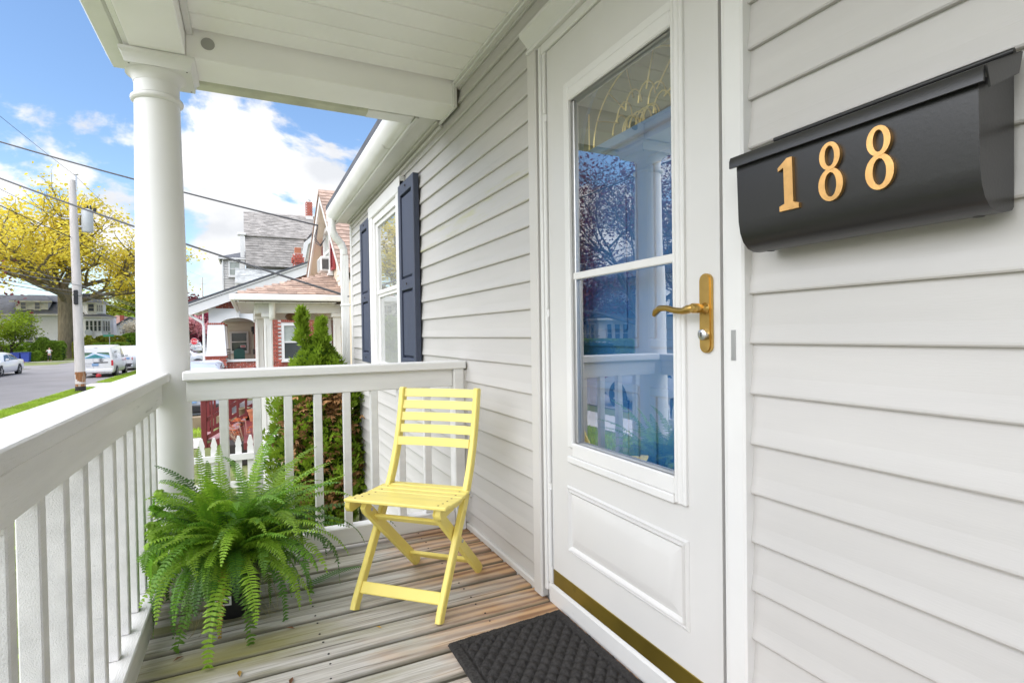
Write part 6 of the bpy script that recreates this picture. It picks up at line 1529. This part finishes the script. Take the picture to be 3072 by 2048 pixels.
# ================================================================== TREES, HEDGES
def leafcloud(m, rng, centres, n, spread, size, flat=.6):
    """leaf-sized faces in clumps"""
    for _ in range(n):
        c = rng.choice(centres); s = size * rng.uniform(.55, 1.3)
        p = Vector(c) + Vector((rng.gauss(0, spread), rng.gauss(0, spread), rng.gauss(0, spread * flat)))
        a = Vector((rng.uniform(-1, 1), rng.uniform(-1, 1), rng.uniform(-.5, .5))).normalized(); b = a.cross(Vector((rng.uniform(-1, 1), rng.uniform(-1, 1), rng.uniform(-1, 1)))).normalized()
        m.poly((p - a * s, p - b * s * .55, p + a * s, p + b * s * .6), ((0, 1, 2, 3),))
def tree(name, label, base, hgt, spread, tr, lmat, bmat, nleaf, lsize, seed, lev=4, fork=.35, group=None, lsp=.5, kids=(3, 4), flatness=.35, nm=6, els=(.15, 1.1), flare=1.0):
    rng = random.Random(seed); t = thing(name, label, 'tree', base, group); b = Vector(base); tips = []
    trunk = MB(); limbs = MB()
    top = b + Vector((rng.uniform(-.3, .3), rng.uniform(-.3, .3), hgt * fork))
    trunk.tube([b - V(0, 0, .1), b + V(0, 0, hgt * .02), b.lerp(top, .15), b.lerp(top, .6), top], [tr * 1.45 * flare, tr * 1.2 * flare, tr, tr * .88, tr * .8], 12)
    trunk.build('trunk', bmat, t, 60)
    def grow(p, d, L, r, k):
        P = [p.copy()]; q = p.copy(); dd = d.copy(); n = 5
        for i in range(n):
            dd = (dd + Vector((rng.uniform(-.28, .28), rng.uniform(-.28, .28), rng.uniform(-.14, .20)))).normalized(); q = q + dd * L / n; P.append(q.copy())
            if k <= 1 and i > 0: tips.append(q.copy())
        limbs.tube(P, [r * (1 - .5 * i / n) for i in range(n + 1)], 6 if r > .05 * hgt / 10 else 4, False)
        if k <= 0: return
        for _ in range(rng.randint(*kids)):
            j = rng.randint(2, n); s = P[j]; a = rng.uniform(0, 2 * PI); e = Vector((math.cos(a), math.sin(a), rng.uniform(-.1, .5) * flatness * 2))
            nd = (dd * .75 + e * .85).normalized(); grow(s, nd, L * rng.uniform(.55, .78), r * .52, k - 1)
        grow(P[-1], dd, L * .6, r * .45, k - 1)
    for i in range(nm):
        a = 2 * PI * i / nm + rng.uniform(-.4, .4); el = rng.uniform(*els)
        d = Vector((math.cos(a) * math.cos(el), math.sin(a) * math.cos(el), math.sin(el))); s = b.lerp(top, rng.uniform(.72, 1))
        L = spread * .42 * math.cos(el) + (hgt * (1 - fork)) * .42 * math.sin(el)
        grow(s, d, L, tr * .42, lev - 2)
    grow(top, Vector((.05, .05, 1)), hgt * (1 - fork) * .42, tr * .55, lev - 2)
    limbs.build('branches', bmat, t, 60)
    cr_ = MB(); leafcloud(cr_, rng, tips, nleaf, lsp, lsize); cr_.build('crown', lmat, t, None, False)
    return t
tree('oak_tree', 'huge oak in yellow spring leaf standing behind the utility pole', (-19.3, 80.2, G), 18.0, 12.0, .78, MLY, MBARK, 21000, .21, 44, lev=5, fork=.46, lsp=.85, flare=1.05, kids=(2, 4), nm=10, els=(.0, 1.3))
tree('yellow_tree', 'pale yellow leaved tree at the left edge of the picture beside the oak', (-33, 84, G), 15, 9, .4, MLY, MBARKD, 6000, .26, 8, lsp=.8)
tree('dogwood_tree', 'bright green spreading tree in front of the white house', (-22.3, 74, G), 5.2, 4.0, .13, MLG, MBARKD, 5500, .12, 3, fork=.28, lsp=.35)
tree('dogwood_tree', 'yellowish green tree with layered branches at the left edge above the sedan', (-25.6, 70, G), 5.6, 4.6, .16, MLO, MBARKD, 5200, .13, 9, fork=.25, lsp=.4)
tree('woodland_tree', 'broad olive green tree behind the far houses, nearest the bay', (-23, 138, G), 13.5, 10, .4, MLO, MBARKD, 9000, .36, 5, fork=.2, lsp=1.0, group='trees beyond the far houses')
tree('woodland_tree', 'rounded green tree right of the olive tree behind the pale gabled house', (-15.5, 140, G), 12.5, 9, .4, MLM, MBARKD, 8000, .36, 15, fork=.2, lsp=1.1, group='trees beyond the far houses')
tree('woodland_tree', 'dark green tree low behind the red chimney', (-18, 128, G), 8.5, 6, .3, MLM, MBARKD, 4000, .3, 25, fork=.2, lsp=.9, group='trees beyond the far houses')
tree('blossom_tree', 'white flowering tree half hidden by the column', (-13.6, 92, G), 5.4, 3.2, .2, MLW, MBARKD, 2600, .15, 6, fork=.45, lsp=.45)
tree('copper_beech', 'large dark copper red tree at the end of the street behind the stop sign', (-8.5, 118, G), 8.0, 9, .5, MLR, MBARKD, 12000, .36, 7, fork=.15, lsp=1.1)
tree('cherry_tree', 'pink cherry tree in blossom left of the stop sign', (-8.6, 98, G), 6.0, 3.6, .2, MLP, MBARKD, 3600, .18, 17, fork=.4, lsp=.5)
tree('crimson_tree', 'deep red leaved tree just left of the bungalow downspout', (-5.6, 108, G), 8, 5, .25, M('crimson_leaf', (.22, .02, .05), .6, .3, trans=.3), MBARKD, 5000, .22, 27, fork=.25, lsp=.7)
tree('bare_tree', 'fine branched tree with dark red buds across the street, mirrored in the storm door', (-17.8, 24.0, G), 14, 7.5, .32, MLR, MPURP, 15000, .09, 33, lev=6, fork=.2, lsp=.6, kids=(3, 4))
tree('copper_beech', 'copper red tree beside the brown house, mirrored at the left of the storm door glass', (-19.5, 38.5, G), 12, 7.5, .35, MLR, MBARKD, 11000, .16, 37, fork=.2, lsp=.6)
def hedge(name, label, x0, x1, y0, y1, h, mat, n, s, seed, rnd=.25, wav=.0, group=None):
    rng = random.Random(seed); m = MB()
    for _ in range(n):
        u, v, w = rng.random(), rng.random(), rng.random(); f = rng.random()
        if f < .55: v = abs(rng.gauss(0, .04))
        elif f < .85: w = 1 - abs(rng.gauss(0, .04))
        z = G + h * w * (1 + wav * math.sin(u * 9 + seed) + wav * .6 * math.sin(u * 23)) * (1 - rnd * (abs(2 * u - 1) ** 4))
        p = Vector((x0 + (x1 - x0) * u, y0 + (y1 - y0) * v, z)); a = Vector((rng.uniform(-1, 1), rng.uniform(-1, 1), rng.uniform(-1, 1))).normalized(); b = a.cross(Vector((rng.uniform(-1, 1), rng.uniform(-1, 1), rng.uniform(-1, 1)))).normalized(); q = s * rng.uniform(.6, 1.3)
        m.poly((p - a * q, p - b * q * .6, p + a * q, p + b * q * .6), ((0, 1, 2, 3),))
    core = MB(); core.box(x0 + .15, x1 - .15, y0 + .15, y1, G, G + h * .82, .2)
    t = thing(name, label, 'hedge' if 'hedge' in name else 'shrub', ((x0 + x1) / 2, (y0 + y1) / 2, G), group)
    m.build('foliage', mat, t, None, False); core.build('twigs', MARBD, t); return t
hedge('clipped_hedge', 'low clipped bright hedge behind the van', -15.9, -12.6, 76, 77.2, 1.75, MHEDGE, 4500, .10, 1, .05, group='clipped hedges by the street sign')
hedge('clipped_hedge', 'tall square clipped hedge below the pale gabled house', -14.2, -10.6, 82, 84, 2.9, MHEDGE, 5000, .12, 2, .08, group='clipped hedges by the street sign')
hedge('rounded_hedge', 'rounded olive hedge between the low hedge and the bay', -17.2, -13.2, 80, 82, 2.6, MLO, 4500, .12, 3, .5)
hedge('dark_hedge', 'dark green hedge end touching the column', -10.5, -8.9, 88, 90, 3.0, MLM, 2200, .13, 4, .1)
hedge('shrub_bank', 'tall bushy green shrub left of the oak trunk', -20.6, -17.9, 72.6, 74.8, 2.15, MLM, 4500, .12, 5, .4, .10)
hedge('low_shrub', 'low yellow-green shrub by the blue bins', -21.2, -19.2, 70.6, 71.8, 1.0, MHEDGE, 2600, .10, 6, .5, .15)
hedge('low_shrub', 'small green shrub behind the white sedan', -23.2, -21.4, 69.5, 70.6, .8, MLO, 2000, .10, 7, .5, .15)
hedge('boundary_hedge', 'long green hedge along the foundation of the white house', -30, -20.5, 82, 83.4, 1.7, MHEDGE, 4500, .14, 8, .1, .08)
hedge('pole_shrub', 'reddish green shrub between the oak and the low clipped hedge', -18.3, -16.0, 78.2, 80, 2.3, MLO, 2800, .12, 9, .3, .1)
hedge('front_hedge', 'green hedge before the white corner house, mirrored in the storm door', -22.2, -20.8, 30.5, 37.2, 1.65, MHEDGE, 6000, .09, 10, .0)
# bins, person, ladder frame
for k, (x, y, lb) in enumerate(((-20.9, 70.2, 'blue wheelie bin lying left of the low shrub'), (-20.1, 70.0, 'blue wheelie bin tilted beside the low yellow-green shrub'))):
    b_ = thing('wheelie_bin', lb, 'bin', (x, y, G), 'blue wheelie bins behind the white sedan')
    m = MB(); m.prism([(x - .28, y - .3, G + .05), (x + .28, y - .3, G + .05), (x + .34, y - .3, G + .92), (x - .34, y - .3, G + .92)], (0, .6, 0)); m.build('tub', MBIN, b_)
    m = MB(); m.box(x - .36, x + .36, y - .34, y + .34, G + .925, G + .99, .02); m.build('lid', MBIN, b_)
    m = MB(); m.lathe((x - .26, y + .3, G + .1), [(.1, 0), (.1, .5)], 10, (1, 0, 0)); m.build('wheel', MTYRE, b_)
fr2 = thing('garden_rack', 'weathered wooden garden rack at the left edge behind the sedan', 'rack', (-23, 72, G))
for x in (-23.9, -22.6):
    m = MB(); m.bar((x - .25, 72, G), (x, 72, G + 1.75), .09, .09, (0, 1, 0)); m.bar((x + .25, 72.1, G), (x, 72.1, G + 1.75), .09, .09, (0, 1, 0)); m.build('leg', MBARK, fr2)
for z in (.35, .65, .95): m = MB(); m.box(-24, -22.5, 71.9, 72.0, G + z, G + z + .12); m.build('shelf', MBARK, fr2)
# person on the far path
per = thing('person', 'person in white shirt and patterned trousers on the far path, arms raised', 'person', (-18.5, 71, G))
def skin(name, J, E, mat, parent):
    me = bpy.data.meshes.new(name); off = Vector(ORG[parent.name]); me.from_pydata([tuple(Vector(j[:3]) - off) for j in J], E, []); me.materials.append(mat)
    o = bpy.data.objects.new(name, me); COL.objects.link(o); o.parent = parent
    o.modifiers.new('s', 'SKIN'); me.skin_vertices.new(name='') if not me.skin_vertices else None
    for v, j in zip(me.skin_vertices[0].data, J): v.radius = (j[3], j[3] * .85)
    me.skin_vertices[0].data[0].use_root = True
    o.modifiers.new('d', 'SUBSURF').levels = 1; o.modifiers['d'].render_levels = 1; ORG[o.name] = tuple(off); return o
bx_, by_ = -18.5, 71.0; g = G
J = [(bx_, by_, g + .70, .125), (bx_, by_, g + .86, .115), (bx_, by_, g + 1.02, .14), (bx_, by_, g + 1.13, .09), (bx_, by_, g + 1.20, .05), (bx_, by_ - .02, g + 1.29, .095), (bx_, by_ - .02, g + 1.37, .07),
     (bx_ - .17, by_, g + 1.10, .055), (bx_ - .24, by_ - .12, g + .95, .042), (bx_ - .16, by_ - .24, g + 1.10, .035), (bx_ + .17, by_, g + 1.10, .055), (bx_ + .27, by_ - .10, g + 1.0, .042), (bx_ + .16, by_ - .2, g + 1.2, .035),
     (bx_ - .09, by_, g + .62, .085), (bx_ - .11, by_, g + .36, .06), (bx_ - .12, by_ + .02, g + .07, .04), (bx_ - .12, by_ - .1, g + .035, .035), (bx_ + .09, by_, g + .62, .085), (bx_ + .11, by_, g + .36, .06), (bx_ + .12, by_ + .02, g + .07, .04), (bx_ + .12, by_ - .1, g + .035, .035)]
E_ = [(0, 1), (1, 2), (2, 3), (3, 4), (4, 5), (5, 6), (3, 7), (7, 8), (8, 9), (3, 10), (10, 11), (11, 12), (0, 13), (13, 14), (14, 15), (15, 16), (0, 17), (17, 18), (18, 19), (19, 20)]
skin('body', J, E_, MSKIN, per)
S2 = [(bx_, by_, g + .72, .14), (bx_, by_, g + .88, .135), (bx_, by_, g + 1.02, .155), (bx_, by_, g + 1.12, .10), (bx_ - .17, by_, g + 1.10, .07), (bx_ - .225, by_ - .08, g + 1.0, .06), (bx_ + .17, by_, g + 1.10, .07), (bx_ + .24, by_ - .07, g + 1.03, .06)]
skin('shirt', S2, [(0, 1), (1, 2), (2, 3), (3, 4), (4, 5), (3, 6), (6, 7)], MSHIRT, per)
T2 = [(bx_, by_, g + .70, .13), (bx_ - .09, by_, g + .60, .10), (bx_ - .11, by_, g + .36, .075), (bx_ - .12, by_ + .02, g + .12, .055), (bx_ + .09, by_, g + .60, .10), (bx_ + .11, by_, g + .36, .075), (bx_ + .12, by_ + .02, g + .12, .055)]
skin('trousers', T2, [(0, 1), (1, 2), (2, 3), (0, 4), (4, 5), (5, 6)], MTROUS, per)
H2 = [(bx_, by_ + .015, g + 1.30, .10), (bx_, by_ + .015, g + 1.38, .085), (bx_, by_ + .07, g + 1.27, .06)]
skin('hair', H2, [(0, 1), (0, 2)], MHAIR, per)
# small red and white thing on the road
rt = MB(); rt.lathe((-7.75, 38.1, G + .02), [(.0, .02), (.12, .03), (.14, .10), (.10, .2), (0, .22)], 12); tag(rt.build('road_litter', MTAIL, None, 50), 'small red object lying on the road under the rear of the van', 'litter')

# ================================================================== GRASS
gr = MB(); rg = random.Random(9)
def blades(n, x0, x1, y0, y1, h):
    for _ in range(n):
        x, y = rg.uniform(x0, x1), rg.uniform(y0, y1); a = rg.uniform(0, 2 * PI); L = h * rg.uniform(.5, 1.2); w = .006 + L * .07; dx, dy = math.cos(a), math.sin(a); b = rg.uniform(.1, .7) * L
        gr.poly(((x - dy * w, y + dx * w, G), (x + dy * w, y - dx * w, G), (x + dx * b, y + dy * b, G + L)), ((0, 1, 2),))
blades(16000, -6.98, -6.27, 16, 30.4, .085); blades(7000, -6.98, -6.27, 33.7, 48, .085); blades(9000, -4.8, -1.0, 13.7, 17.5, .08); blades(7000, -4.8, -1.1, 8.2, 12.3, .08); blades(5000, -3.8, -.5, .5, 7.6, .09)
tag(gr.build('grass', MBLADE, None, None, False), 'short bright lawn grass on the verge and front lawns', 'grass', kind='stuff')
